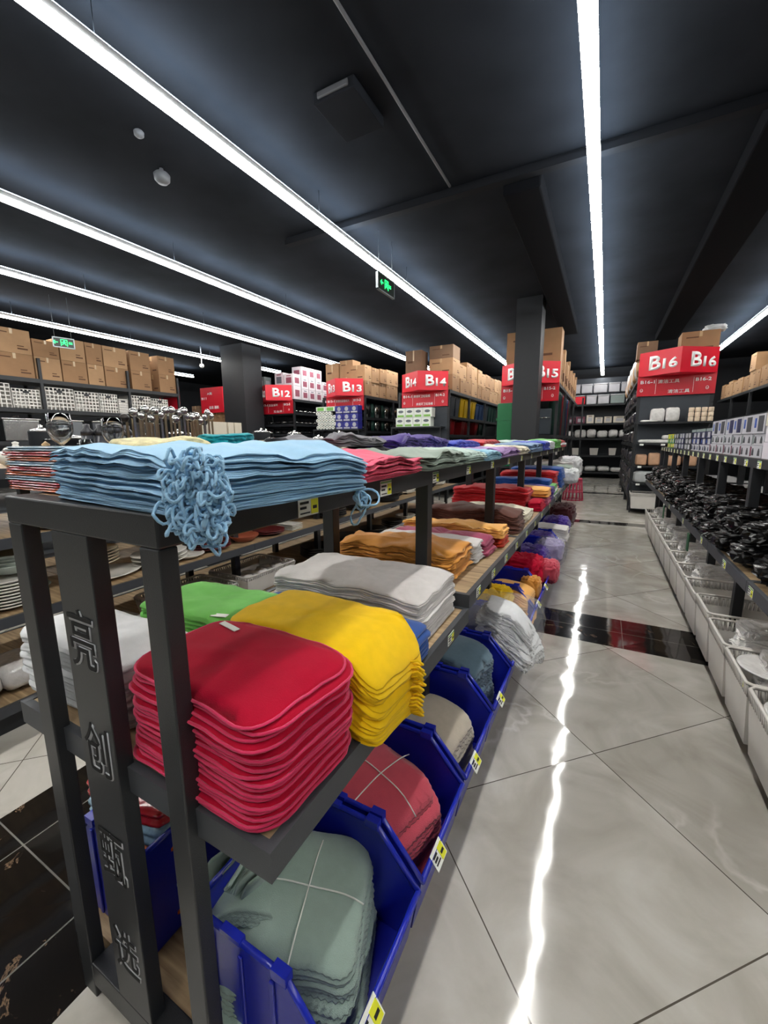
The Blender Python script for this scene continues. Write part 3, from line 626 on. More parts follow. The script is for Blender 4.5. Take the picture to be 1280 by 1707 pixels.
# contents of the bins
def bundle(what, where, m, cx, cy, w, d, z0, z1, n, rot, seed, hangk=0, style='scallop', tie=True, N=110):
    t = (z1-z0)/n
    def warp(X, Y, z, u, v):
        hf = (z-z0)/(z1-z0)
        return 0, 0, -.05*hf*(abs(u)**3*.9+abs(v)**3*.5)+.012*noise.noise((X*8+seed, Y*8, z*3))*hf-(hangk*max(0, u)**2)
    for i in range(n):
        mb = MB(); towel_mesh(mb, cx+random.uniform(-.012, .012), cy+random.uniform(-.01, .01), w*(1-.06*i/n), d*(1-.04*i/n), z0+i*t, t*.98, rot+random.uniform(-.05, .05), 3, .05, warp, seed+i, style, N)
        o = mb.build('folded_cloth', m); ti = n-1-i
        tag(o, (('topmost ' if ti == 0 else '')+what+(', '+ORDW[ti]+' from the top' if ti else '')+' '+where), 'cloth', what+' '+where)
        if tie and ti == 0:
            pts = []; cr, sr = math.cos(rot), math.sin(rot)
            for k in range(15):
                u = -1+2*k/14; x = u*w*.47; X, Y = cx+x*cr, cy+x*sr; pts.append((X, Y, z1+warp(X, Y, z1, u*.96, 0)[2]+.002))
            p = MB().tube(pts, .002, 5)
            pts = []
            for k in range(15):
                v = -1+2*k/14; y = v*d*.47; X, Y = cx-y*sr+.02, cy+y*cr; pts.append((X, Y, z1+warp(X, Y, z1, .02, v*.96)[2]+.002))
            p.tube(pts, .002, 5); q = p.build('tie_string', TAGW, o); q['label'] = 'white tie string'
bundle('sage green scalloped cloth', 'in the nearest blue bin', F_SAGE, -.60, .665, .34, .33, .115, .385, 6, .35, 101, 0, N=150)
for k in range(2):
    mb = MB(); towel_mesh(mb, -.715, .60+.01*k, .20, .17, .372+k*.012, .011, .55, 2, .03, lambda X, Y, z, u, v: (0, 0, -.03*u*u+.012*noise.noise((X*12, Y*12, 3))), 500+k, 'scallop', n=120)
    tag(mb.build('folded_cloth', F_SAGE), 'sage green scalloped flap under the shelf corner, %s of two, nearest blue bin' % ('lower', 'upper')[k], 'cloth', 'sage green scalloped cloth in the nearest blue bin')
mb = MB()
for k in range(7):   # fanned fold ends at the bin's rear
    pts = []
    x0 = -.86+k*.022
    vs = []; fs = []
    for a in range(9):
        for b in range(7):
            u, v = a/8, b/6
            vs.append((x0+.06*u*u+.012*math.sin(v*5+k), .56+.2*v, .40+.03*math.sin(u*2+k)-.20*(1-u)*(.7+.3*v)+.035*u))
    fs = [(a*7+b, a*7+b+1, (a+1)*7+b+1, (a+1)*7+b) for a in range(8) for b in range(6)]
    mb.add(vs, fs, 0, True)
o = mb.build('folded_cloth', F_SAGE); so = o.modifiers.new('thick', 'SOLIDIFY'); so.thickness = .008
tag(o, 'sage green cloth with fanned folds at the back of the nearest blue bin', 'cloth', 'sage green scalloped cloth in the nearest blue bin')
bundle('dusty rose scalloped cloth', 'in the second blue bin', F_ROSE, -.60, 1.06, .36, .31, .115, .40, 6, -.25, 111, .03, N=130)
bundle('beige scalloped cloth', 'in the third blue bin', F_BEI, -.575, 1.50, .34, .28, .115, .36, 6, -.15, 121, .02, tie=False, N=110)
bundle('slate blue fringed cloth', 'in the fourth blue bin', F_SLT, -.60, 1.93, .34, .30, .115, .455, 5, -.2, 131, .03, style='ruffle', tie=False, N=90)
# bagged white cloths bulging over the aisle
for i in range(8):
    mb = MB(); z = .34+i*.024
    towel_mesh(mb, -.46+.006*i+(.04 if i < 4 else 0)+random.uniform(-.012, .012), 2.36+random.uniform(-.01, .01), .34-.012*i, .30-.008*i, z, .023, -.3+.05*i, 3, .05, lambda X, Y, z, u, v: (0, 0, -.09*max(0, u)**2-.02*v*v-.03*u+.03*noise.noise((X*9, Y*9, z*12))), 140+i, 'ruffle', n=90)
    tag(mb.build('bagged_cloth', F_WHT), ('topmost white cloth with small label' if i == 7 else 'white cloth, '+ORDW[7-i]+' from the top')+' in the plastic bag over the blue bins', 'cloth', 'white cloths in a clear bag')
crumple('plastic_bag', (-.46, 2.37, .31), (.46, .42, .27), CLEAR, 'clear plastic bag around the white cloths leaning out over the floor', 'plastic bag', 5, .10, 12)
crumple('plastic_bag', (-.66, 2.33, .44), (.25, .36, .12), CLEAR, 'clear crumpled plastic film behind the bagged white cloths', 'plastic bag', 9, .2, 12)
crumple('cloth_bundle', (-.62, 2.8, .20), (.26, .3, .28), F_YEL, 'yellow cloth bundle peeking beside the white bag', 'cloth', 6, .22, 15, nu=56, nv=28)
bundle('apricot cloth', 'in the bin beside the black floor band', F_LORG, -.56, 3.1, .36, .28, .115, .42, 5, -.1, 151, .02, style='plain', tie=False, N=60)
crumple('cloth_bundle', (-.56, 3.66, .2), (.36, .38, .30), F_CRIM, 'crimson cloth bundle gathered with a tie, in a blue bin', 'cloth', 11, .22, 15, nu=56, nv=28)
crumple('cloth_bundle', (-.45, 3.40, .2), (.16, .18, .2), F_ORG, 'small mustard cloth wad in front of the crimson bundle', 'cloth', 12, .22, 15, nu=56, nv=28)
crumple('cloth_bundle', (-.38, 3.95, .2), (.20, .26, .20), F_ROSE, 'rose pink cloth wad hanging at the bin edge', 'cloth', 13, .22, 15, nu=56, nv=28)
crumple('cloth_bundle', (-.58, 4.15, .2), (.36, .4, .27), F_PUR, 'dark purple cloth bundle behind the crimson bundle', 'cloth', 14, .22, 15, nu=56, nv=28)
crumple('cloth_bundle', (-.42, 4.46, .26), (.26, .34, .22), fabric('pale_violet', (150, 140, 180)), 'pale violet cloth wrapped in clear film', 'cloth', 15, .22, 15, nu=56, nv=28)
crumple('plastic_bag', (-.42, 4.46, .24), (.32, .40, .26), CLEAR, 'clear bag wrapped around the pale violet cloth', 'plastic bag', 16, .14, 10)
crumple('cloth_bundle', (-.60, 4.9, .2), (.34, .36, .26), F_PUR, 'deep purple cloth bundle under the mid shelf', 'cloth', 17, .22, 15, nu=56, nv=28)
S('folded light grey cloth', F_WG, -.52, 5.37, .40, .32, .30, .46, 5, 'in a far blue bin', seed=152, N=40, wave=.01)
crumple('cloth_bundle', (-.5, 5.9, .2), (.34, .5, .28), F_PUR, 'violet cloth bundle far along the base', 'cloth', 18, .22, 15, nu=56, nv=28)
crumple('cloth_bundle', (-.5, 6.75, .2), (.38, .7, .34), F_MAR, 'maroon cloth bundle far along the base', 'cloth', 19, .22, 15, nu=56, nv=28)
crumple('plastic_bag', (-.5, 7.5, .87), (.4, .6, .36), mat('frosted_white_film', (222, 222, 224), .35, 0, .4, 30, .05, alpha=.8), 'puffy white bag at the far end of the mid shelf', 'plastic bag', 20, .24, 16, nu=56, nv=28)
crumple('cloth_bundle', (-.45, 6.6, .87), (.3, .6, .22), F_WHT, 'white bundle on the shelf edge near the far end', 'cloth', 21, .22, 15, nu=56, nv=28)

# ------------------------------------------------------------------ right-hand gondola
RX0, RX1 = .84, 1.42
H = thing('display_gondola', (1.13, 4.9, 0), 'charcoal steel gondola on the right with boxed goods above and black bags below', 'shelving unit')
rp = [1.62, 2.55, 3.42, 4.25, 5.1, 6.0, 6.9, 7.8, 8.3]
for y in rp:
    for x in (RX0, RX1-.055): MB().box(x, x+.055, y-.0275, y+.0275, 0, 1.318).build('post', STEEL, H, bev=.003)
RAIL2 = MB().box(RX0, RX0+.02, 1.6, 8.33, 1.318, 1.375).build('top_rail', STEEL, H, bev=.002)
MB().box(RX1-.02, RX1, 1.6, 8.33, 1.318, 1.375).build('top_rail', STEEL, H, bev=.002)
MB().box(RX0+.02, RX1-.02, 1.6, 8.33, 1.35, 1.372).build('top_deck', WOOD, H)
for i in range(len(rp)-1):
    a, b = rp[i]-(.02 if i else .0), rp[i+1]-.022
    MB().box(.665, .685, a, b, .755, .815).box(1.575, 1.595, a, b, .755, .815).box(.685, 1.575, a, a+.02, .755, .815).box(.685, 1.575, b-.02, b, .755, .815).build('shelf_frame', STEEL2, H, bev=.002)
    MB().box(.685, 1.575, a+.02, b-.02, .78, .812).build('shelf_board', WOOD, H)
MB().box(.78, 1.5, 1.6, 8.3, .04, .085).build('base_deck', WOOD, H)
MB().box(.76, .78, 1.6, 8.3, 0, .085).build('base_rail', STEEL, H)
y = 2.2
while y < 8.2: price_tag(RX0, y, 1.342, RAIL2, face=-1, s=1.15); y += .27
for y in (2.05, 2.45, 2.95, 3.6, 4.4, 5.3): price_tag(.665, y, .782, H, face=-1, s=1.1)
GRT = mat('green_tag_card', (30, 84, 52), .6)
for y in (4.0, 5.6): tag(MB().box(.655, .663, y, y+.07, .60, .742).build('hang_tag', GRT), 'dark green card hanging from the %s part of the right gondola shelf edge' % ('nearer' if y < 5 else 'farther'), 'card')

# boxed goods on top of the right gondola
BXW = mat('white_grey_box', (174, 174, 180), .5, 0, 0, 10, .04); BXN = mat('navy_box', (38, 42, 78), .45, 0, 0, 10, .06); BXP = mat('pale_box', (204, 198, 206), .5, 0, 0, 10, .04); BXG = mat('grey_green_box', (120, 132, 130), .5); BXB = mat('box_picture_blue', (52, 84, 160), .5); BXK = mat('box_picture_dark', (58, 60, 66), .5); BXM = mat('box_label_maroon', (110, 52, 72), .5); BXY = mat('box_yellow', (226, 214, 40), .5); BXGR = mat('box_green', (60, 130, 70), .5); BXC = mat('box_cream', (206, 198, 182), .55)
def pbox(nm, x0, x1, y0, y1, z0, z1, base, pic, lab, cat, group, face='-x', art=1, seed=0):
    """printed carton: body, a picture panel and caption bars on the face seen and on the near end"""
    rn = random.Random(seed); mb = MB().box(x0, x1, y0, y1, z0, z1, 0); h = z1-z0; d = y1-y0; wx = x1-x0; e = .0015
    if face == '-x':
        if art == 1:
            n = max(1, int(round(d/.12)))
            for k in range(n):
                c = y0+d*(k+.5)/n; s = min(.022, d/n*.3)
                mb.prism([(c-s, z0+h*.18), (c+s, z0+h*.18), (c+s*.7, z0+h*.62), (c-s*.7, z0+h*.62)], 'x', x0-e, x0, 1); mb.box(x0-e, x0, c-s*.4, c+s*.4, z0+h*.62, z0+h*.76, 1)
            mb.box(x0-e, x0, y1-d*.12, y1-d*.02, z0+h*.1, z0+h*.9, 2)
        elif art == 2:
            mb.box(x0-e, x0, y0+d*.12, y0+d*.55, z0+h*.1, z0+h*.9, 1); mb.box(x0-e, x0, y0+d*.7, y0+d*.85, z0+h*.3, z0+h*.8, 2)
        mb.box(x0+wx*.08, x0+wx*.5, y0-e, y0, z0+h*.2, z0+h*.75, 1); mb.box(x0+wx*.6, x0+wx*.9, y0-e, y0, z0+h*.55, z0+h*.65, 2)
    else:
        if face == '-y':
            mb.box(x0+wx*.2, x0+wx*.8, y0-e, y0, z0+h*.2, z0+h*.7, 1); mb.box(x0+wx*.25, x0+wx*.75, y0-e, y0, z0+h*.8, z0+h*.88, 2)
            mb.box(x1, x1+e, y0+d*.2, y0+d*.8, z0+h*.2, z0+h*.7, 1)
        elif face == '+x':
            mb.box(x1, x1+e, y0+d*.2, y0+d*.8, z0+h*.2, z0+h*.7, 1); mb.box(x1, x1+e, y0+d*.3, y0+d*.7, z0+h*.8, z0+h*.88, 2); mb.box(x0+wx*.2, x0+wx*.8, y0-e, y0, z0+h*.2, z0+h*.7, 1)
    o = mb.build(nm, [base]+list(pic)); return tag(o, lab, cat, group)
ys = [2.35, 2.86, 3.37, 3.86, 4.35, 4.84, 5.33, 5.82, 6.3, 6.75, 7.15, 7.5, 7.8]
q = 0
for i in range(len(ys)-1):
    a, b = ys[i], ys[i+1]-.012; far = i > 6
    nearword = ORDW[i]
    if i < 2: zs = [(1.377, 1.477), (1.479, 1.575), (1.577, 1.70)]; cols = [(BXP, (BXM, BXG), 0), (BXP, (SILVERPAPER, BXK), 0), (BXC, (SILVERPAPER, BXG), 0)]
    elif i < 5: zs = [(1.377, 1.455), (1.457, 1.53), (1.532, 1.655)]; cols = [(BXW, (BXK, BXM), 1), (BXW, (BXK, BXG), 1), (BXW, (BXN if i == 3 else BXK, BXB), 2)]
    elif i < 7: zs = [(1.377, 1.44), (1.442, 1.505), (1.507, 1.57), (1.572, 1.60)]; cols = [(BXW, (BXN, BXK), 1), (BXN, (BXW, BXB), 2), (BXN, (BXW, BXK), 2), (BXG, (BXW, BXK), 0)]
    else: zs = [(1.377, 1.44), (1.442, 1.505), (1.507, 1.57)]; cols = [(BXK if i % 2 else BXN, (BXW, BXG), 2)]*3
    if i >= 10: cols = [(BXGR, (BXY, BXW), 2), (BXGR, (BXW, BXY), 2), (BXY, (BXGR, BXW), 2)]
    for k, (z0, z1) in enumerate(zs):
        base, pic, art = cols[k]
        # every slot holds two boxes side by side along the shelf
        for h_ in (0, 1):
            m0 = a+(b-a)*.5*h_; m1 = a+(b-a)*.5*(h_+1)-.004
            if i < 2 and h_: continue
            if i < 2: m0, m1 = a, b
            cn = base.name.replace('_', ' ').replace(' box', '').replace('box ', '')
            pbox('product_box', RX0+.02+random.uniform(0, .012), RX0+.32, m0, m1, z0, z1, base, pic,
                 '%s printed box, %s column from the near end, %s row up%s' % (cn, ORDW[i], ORDW[k], '' if i < 2 else (', far half' if h_ else ', near half')), 'box', 'boxed goods on the right gondola', '-x', art, q); q += 1
# black garbage bag bundles on the right mid shelf
BAG = mat('black_bag_film', (8, 8, 9), .27, 0, .5, 40, .05, spec=.35)
rn = random.Random(5)
k = 0; y = 1.95
while y < 8.1:
    wdt = rn.uniform(.26, .34)
    for lv in (0, 1):
        crumple('garbage_bag_bundle', (.925+rn.uniform(-.03, .03)+(.03 if lv else .0), y+wdt/2, .818+lv*.11), (.56-.08*lv, wdt*1.0, .14), BAG,
            'glossy black garbage bag bundle, %s from the near end, %s layer' % (ORDW[k], ('lower', 'upper')[lv]), 'bag bundle', rn.randint(1, 999), .17, 22, 'black bag bundles on the right shelf', 56, 26, .6, smoothf=False)
    y += wdt+.02; k += 1
for i, (ya, yb, z1) in enumerate(((3.0, 3.9, 1.0), (4.0, 4.9, .98), (5.0, 6.0, .99), (6.1, 7.2, 1.0))):
    o = MB().box(1.27, 1.55, ya, yb, .818, z1).build('black_carton', mat('flat_black_carton', (14, 14, 16), .5), bev=.01); tag(o, 'flat black carton, %s along the rear of the right gondola shelf' % ORDW[i], 'carton')
stack('folded_towel', 'dark red cloth', 'cloth', 1.44, 4.6, .22, .5, .99, 1.13, 5, F_RED, where='on black cartons of the right gondola', seed=171, N=40)
# white baskets on the floor deck of the right gondola
def basket(x0, x1, y0, y1, z0, z1, lab, m=WPL, group='white baskets along the right gondola', slots=True, taper=.025, tagged=False):
    r = thing('basket', ((x0+x1)/2, (y0+y1)/2, z0), lab, 'basket', group); b = MB(); t = .004; T = taper
    cs = lambda z: T*(1-(z-z0)/(z1-z0))
    def wall(p0, p1, za, zb):
        # p0,p1: index of corner; slab between heights
        def cor(i, z, o=0):
            c = cs(z)+o; return [(x0+c, y0+c), (x1-c, y0+c), (x1-c, y1-c), (x0+c, y1-c)][i]
        q = [(*cor(p0, za), za), (*cor(p1, za), za), (*cor(p1, zb), zb), (*cor(p0, zb), zb)]; qi = [(*cor(p0, za, t), za), (*cor(p1, za, t), za), (*cor(p1, zb, t), zb), (*cor(p0, zb, t), zb)]
        b.add(q+qi, [(0, 1, 2, 3), (7, 6, 5, 4), (0, 4, 5, 1), (1, 5, 6, 2), (2, 6, 7, 3), (3, 7, 4, 0)])
    hb = z1-.012; hs = z0+(z1-z0)*(.80 if slots else 1)
    for i in range(4):
        j = (i+1) % 4; wall(i, j, z0, hs)
        if slots:
            z_a, z_b = hs, z1-.008
            def cor(i, z):
                c = cs(z)+t/2; return Vector([(x0+c, y0+c, z), (x1-c, y0+c, z), (x1-c, y1-c, z), (x0+c, y1-c, z)][i])
            L = (cor(i, z_a)-cor(j, z_a)).length; n = max(3, int(L/.022))
            for k in range(n+1):
                f = k/n; pa = cor(i, z_a).lerp(cor(j, z_a), f); pb = cor(i, z_b).lerp(cor(j, z_b), f); b.bar(pa, pb, .0062)
    b.box(x0+T, x1-T, y0+T, y1-T, z0, z0+t)
    b.build('body', m, r)
    rim = [(x0+.02, y0, z1), (x1-.02, y0, z1), (x1, y0+.02, z1), (x1, y1-.02, z1), (x1-.02, y1, z1), (x0+.02, y1, z1), (x0, y1-.02, z1), (x0, y0+.02, z1)]
    MB().tube(rim, .008, 6, closed=True).build('rim', m, r)
    if tagged: price_tag(x0+.004, y0+.09, z1-.03, r, face=-1, s=1.)
    return r
FILMW = mat('white_film_packets', (216, 214, 212), .22, 0, .9, 45, .12, 20, spec=.8)
bk = [1.45, 1.86, 2.27, 2.68, 3.09, 3.50, 3.95, 4.40, 4.85, 5.30, 5.75, 6.25, 6.75, 7.25, 7.75]
for i in range(len(bk)-1):
    a, b = bk[i], bk[i+1]-.02; hi = .40 if i != 4 else .42
    basket(.655, 1.08, a, b, .088, hi, 'white plastic basket of packets on the right floor deck, %s from the near end' % ORDW[i], tagged=i in (2, 4, 6, 8))
    if i in (4, 5):
        crumple('packet', (.85, (a+b)/2, .10), (.3, .3, .09), FILMW, 'clear film packet low in the nearly empty basket, %s from the near end' % ORDW[i], 'packet', 30+i, .1, 12, 'film packets in the right baskets'); continue
    for k in range(3):
        crumple('packet', (.86+.02*k, a+.15+.04*(k % 3), .26+.045*k), (.27, .21, .11), FILMW, 'white film packet, %s up, in the basket %s from the near end' % (ORDW[k], ORDW[i]), 'packet', 40+i*3+k, .16, 22, 'film packets in the right baskets', 48, 22, .38, rot=rn.uniform(-.2, .2), smoothf=False)
for i in (0, 1, 2):   # round lids lying on the nearest baskets
    mb = MB().lathe((.80, bk[i]+.2, .37+.01*i), [(0, .0), (.12, .002), (.135, .012), (.14, .02), (.125, .018), (.05, .012), (.001, .012)], 32); tag(mb.build('round_lid', FILMW), 'round white plastic lid on the basket %s from the near end' % ORDW[i], 'lid', 'round lids on the right baskets')

# ------------------------------------------------------------------ cartons
def carton(x0, x1, y0, y1, z0, z1, lab, group, faces='x', m=None, seed=0, marks=True):
    rn = random.Random(seed); m = m or rn.choice([CARD, CARD, CARD2]); mb = MB().box(x0, x1, y0, y1, z0, z1, 0); e = .002
    h = z1-z0; d = y1-y0; wx = x1-x0
    zc = (z0+z1)/2
    if 'x' in faces:
        for X, s in ((x1, 1), (x0, -1)):
            xa, xb = (X, X+e) if s > 0 else (X-e, X)
            mb.box(xa, xb, y0+d*.46, y0+d*.54, z1-h*.22, z1, 1)
            mb.box(xa, xb, y0+d*.08, y0+d*.4, z1-h*.2, z1-h*.16, 2)
            mb.box(xa, xb, y0+d*.62, y0+d*.9, z0+h*.18, z0+h*.24, 2); mb.box(xa, xb, y0+d*.62, y0+d*.8, z0+h*.3, z0+h*.34, 2)
    if 'y' in faces:
        mb.box(x0+wx*.46, x0+wx*.54, y0-e, y0, z1-h*.25, z1, 1); mb.box(x0+wx*.12, x0+wx*.45, y0-e, y0, z1-h*.3, z1-h*.25, 2); mb.box(x0+wx*.55, x0+wx*.85, y0-e, y0, z0+h*.2, z0+h*.27, 2)
    mb.box(x0, x1, (y0+y1)/2-d*.04, (y0+y1)/2+d*.04, z1, z1+e, 1)
    return tag(mb.build('carton', [m, TAPE, PRINT]), lab, 'carton', group)

# far left rack of cartons and crates
def posts_mb(xs, ys, z1, r=.025):
    return [MB().box(x-r, x+r, y-r, y+r, 0, z1) for x in xs for y in ys]
LR = thing('storage_rack', (-10.65, 5, 0), 'black steel storage rack on the far left with cartons over white crates', 'rack')
for b in posts_mb((-10.3, -11.0), (2.6, 4.40, 6.18, 7.5), 3.2): b.build('post', RACKM, LR)
for z in (2.8, 2.2, 1.55, .9, .3): MB().box(-11.0, -10.28, 2.55, 7.52, z-.09, z-.01).build('shelf', RACKM, LR)
cuts = [2.7, 3.3, 3.72, 4.34, 4.82, 5.32, 5.68, 6.24]
for row, (z0, z1) in enumerate(((2.792, 3.24), (3.245, 3.70))):
    for i in range(len(cuts)-1):
        if row == 1 and i == 0: continue
        zz = z1-(.12 if (row == 1 and i == 3) else 0)
        carton(-10.86, -10.335, cuts[i]+.012, cuts[i+1]-.012, z0, zz, 'brown carton in the %s row above the white crates, %s from the left' % (('lower', 'upper')[row], ORDW[i]), 'cartons above the white crates', 'x', [CARD, CARD2][(i+row) % 2], i)
    for j, (a, b) in enumerate(((6.30, 6.80), (7.02, 7.48))):
        carton(-10.86, -10.335, a, b, z0, z1, 'brown carton in the %s row above the crates, %s from the right end' % (('lower', 'upper')[row], ('second', 'first')[j]), 'cartons above the white crates', 'xy', CARD, 9+j)
def crate(x0, x1, y0, y1, z0, z1, lab, group, nh=6, nv=7):
    r = thing('crate', ((x0+x1)/2, (y0+y1)/2, z0), lab, 'crate', group); b = MB(); t = .012
    for X in (x1,):
        for k in range(nh+1):
            z = z0+(z1-z0)*k/nh; b.box(X-t, X, y0, y1, max(z0, z-.012), min(z1, z+.012))
        for k in range(nv+1):
            y = y0+(y1-y0)*k/nv; b.box(X-t, X+.003, max(y0, y-.010), min(y1, y+.010), z0, z1)
    b.box(x0, x0+.01, y0, y1, z0, z1).box(x0, x1, y0, y0+.01, z0, z1).box(x0, x1, y1-.01, y1, z0, z1).box(x0, x1, y0, y1, z0, z0+.01)
    b.build('grid_body', WPL, r); MB().box(x1-.004, x1+.006, (y0+y1)/2-.05, (y0+y1)/2+.05, z1-(z1-z0)*.22, z1-(z1-z0)*.1).build('handle_slot', RACKM, r)
for i, (a, b, h) in enumerate([(2.75, 3.3, .46), (3.32, 3.88, .46), (3.9, 4.36, .38), (4.46, 4.98, .46), (5.0, 5.48, .43), (5.5, 5.9, .43), (5.92, 6.14, .34), (6.24, 6.72, .45), (6.74, 7.2, .42)]):
    crate(-10.86, -10.335, a, b, 2.192, 2.192+h, 'white slotted plastic crate under the far left cartons, %s from the left' % ORDW[i], 'white crates on the far left rack')
for i, (a, b, z, m) in enumerate([(2.8, 3.5, 1.542, mat('grey_appliance', (120, 124, 128), .35, .6)), (3.7, 4.3, 1.542, CHROME), (4.6, 5.1, 1.542, MATS['grey_appliance']), (5.3, 5.9, 1.542, STEEL2), (6.3, 6.9, 1.542, STEEL2)]):
    r = thing('metal_container', (-10.6, (a+b)/2, z), 'grey metal container below the white crates, %s from the left' % ORDW[i], 'container', 'metal containers below the crates')
    MB().box(-10.85, -10.35, a, b, z, z+.42).build('body', m, r, bev=.02); MB().box(-10.87, -10.33, a-.02, b+.02, z+.421, z+.45).build('lid', CHROME, r, bev=.01); MB().tube([(-10.6, (a+b)/2-.06, z+.45), (-10.6, (a+b)/2-.05, z+.5), (-10.6, (a+b)/2+.05, z+.5), (-10.6, (a+b)/2+.06, z+.45)], .012).build('handle', CHROME, r)
# ------------------------------------------------------------------ numbered racks beyond the cross aisle
Y0 = 10.14
def rack(x0, x1, levels, lab, ylen=7., step=1.75, top=2.70, panel=None, ends=True):
    r = thing('storage_rack', ((x0+x1)/2, Y0+ylen/2, 0), lab, 'rack')
    y = Y0+.03
    while y < Y0+ylen:
        for x in (x0+.03, x1-.03): MB().box(x-.03, x+.03, y-.03, y+.03, 0, top).build('post', RACKM, r)
        y += step
    for z in levels: MB().box(x0+.005, x1-.005, Y0+.02, Y0+ylen, z-.08, z-.008).build('shelf', RACKM, r)
    if panel: MB().box(x0+.06, x1-.06, Y0+.0, Y0+.025, panel[0], panel[1]).build('end_panel', PANEL, r)
    return r
def aisle_sign(x0, x1, code, n1, n2, cat1, cat2, lab, prot=.45, z0=2.36, z1=2.74, z2=3.2):
    xc = (x0+x1)/2; r = thing('aisle_sign', (xc, Y0-.05, z0), lab, 'sign')
    yb = Y0-.03
    cbd = MB().box(x0, x1, yb-.015, Y0-.001, z0, z1+.02).build('category_board', RED2, r)
    MB().prism([(x0, yb), (xc, yb-prot), (x1, yb)], 'z', z1+.0, z2+.0).build('number_board', RED, r); nbd = bpy.data.objects[-1] if False else [o for o in r.children if o.name.startswith('number_board')][-1]
    L = math.hypot(xc-x0, prot)
    for (ax, ay, bx, by) in ((x0, yb, xc, yb-prot), (xc, yb-prot, x1, yb)):
        d = Vector((bx-ax, by-ay, 0)).normalized(); h = z2-z1
        text_obj('B', 'number_lettering', WHITE, (ax+d.x*L*.26, ay+d.y*L*.26, z1+h*.22), d, (0, 0, 1), h*.48, h*.58, nbd, .006, .03, .006)
        text_obj(code, 'number_lettering', WHITE, (ax+d.x*L*.26+d.x*h*.56, ay+d.y*L*.26+d.y*h*.56, z1+h*.22), d, (0, 0, 1), h*.58, h*.42, nbd, .006, .03, .006)
    w = x1-x0; yf = yb-.017; hh = z1-z0; X = (1, 0, 0); Z = (0, 0, 1)
    text_obj(n1, 'small_lettering', WHITE, (x0+w*.04, yf, z1-hh*.36), X, Z, w*.19, hh*.17, cbd, .004, .02, .003)
    text_obj(n2, 'small_lettering', WHITE, (x1-w*.25, yf, z1-hh*.36), X, Z, w*.19, hh*.17, cbd, .004, .02, .003)
    text_obj(cat1, 'small_lettering', WHITE, (x0+w*.27, yf, z1-hh*.38), X, Z, w*(.28 if len(cat1) < 5 else .36), hh*.19, cbd, .004, .01, .003)
    text_obj(cat2, 'small_lettering', WHITE, (x1-w*.31-w*(.28 if len(cat2) < 5 else .36), yf, z0+hh*.10), X, Z, w*(.28 if len(cat2) < 5 else .36), hh*.19, cbd, .004, .01, .003)
    g = MB().box(x0+w*.245, x0+w*.249, yf-.003, yf, z0+hh*.1, z1-hh*.15).box(x1-w*.275, x1-w*.271, yf-.003, yf, z0+hh*.1, z1-hh*.15).build('divider_line', WHITE, cbd)
    for cx in (x0+w*.06, x1-w*.1):
        pts = [(cx+.022*math.cos(t*PI/8), yf-.002, z0+hh*.30+.03*math.sin(t*PI/8)) for t in range(16)]
        MB().tube(pts, .004, 5, closed=True).tube([(cx-.012, yf-.002, z0+hh*.30), (cx, yf-.002, z0+hh*.27), (cx+.012, yf-.002, z0+hh*.30)], .004, 5).build('arrow_symbol', WHITE, cbd)
R16 = rack(.52, 1.78, (.30, .62, .97, 1.42, 1.83, 2.30, 2.8), 'dark rack beneath the B16 sign with small end shelves', panel=(1.84, 2.36))
R15 = rack(-2.25, -.985, (.30, 1.62, 2.77), 'black rack beneath the B15 sign, partly behind the pillar')
R14 = rack(-4.95, -3.52, (.30, .95, 1.66, 2.13, 2.77), 'black rack beneath the B14 sign with coloured bins', panel=(1.2, 2.36))
R13 = rack(-7.45, -5.98, (.30, .95, 1.30, 1.80, 2.18, 2.77), 'black rack beneath the B13 sign with flasks', panel=(1.2, 1.75))
R12 = rack(-9.86, -8.52, (.30, .75, 1.1, 1.45, 1.75, 2.05, 2.4, 2.80), 'black rack beneath the B12 sign with metal lids and trays', step=1.4)
R11 = rack(-12.7, -11.5, (.3, .9, 1.5, 2.1, 2.8), 'black rack behind the far red sign left of the wide pillar')
R17 = rack(3.1, 4.35, (.3, .9, 1.5, 2.1, 2.72), 'black rack of brown cartons at the far right')
aisle_sign(.50, 1.78, '16', 'B16-1', 'B16-2', '清洁工具', '清洁工具', 'red B16 aisle sign with a pointed front')
aisle_sign(-2.24, -.985, '15', 'B15-1', 'B15-2', '清洁环卫垃圾桶', '清洁环卫垃圾桶', 'red B15 aisle sign cut in two by the black pillar')
aisle_sign(-4.83, -3.56, '14', 'B14-1', 'B14-2', '商用环卫垃圾桶', '商用环卫垃圾桶', 'red B14 aisle sign above the tissue packs')
aisle_sign(-7.27, -6.02, '13', 'B13-1', 'B13-2', '家用垃圾桶系列', '家用垃圾桶系列', 'red B13 aisle sign above the toilet rolls')
aisle_sign(-9.85, -8.56, '12', 'B12-1', 'B12-2', '五金系列', '五金类', 'red B12 aisle sign right of the wide pillar')
r = thing('aisle_sign', (-12.1, Y0-.05, 2.5), 'plain red hanging sign with tiny white lettering left of the wide pillar', 'sign')
MB().box(-12.65, -11.55, Y0-.06, Y0-.001, 2.5, 3.35).build('board', RED, r)
text_obj('A类', 'small_lettering', WHITE, (-12.3, Y0-.065, 3.1), (1, 0, 0), (0, 0, 1), .25, .09, r, .004, .01, .003)
text_obj('餐具 酒具', 'small_lettering', WHITE, (-12.25, Y0-.065, 2.62), (1, 0, 0), (0, 0, 1), .5, .11, r, .004, .01, .003)
text_obj('B11', 'small_lettering', WHITE, (-12.6, Y0-.065, 2.95), (1, 0, 0), (0, 0, 1), .25, .08, r, .004, .01, .003)
r = thing('aisle_sign', (-10.7, 7.54, 2.35), 'small red sign half hidden behind the end of the far left rack', 'sign')
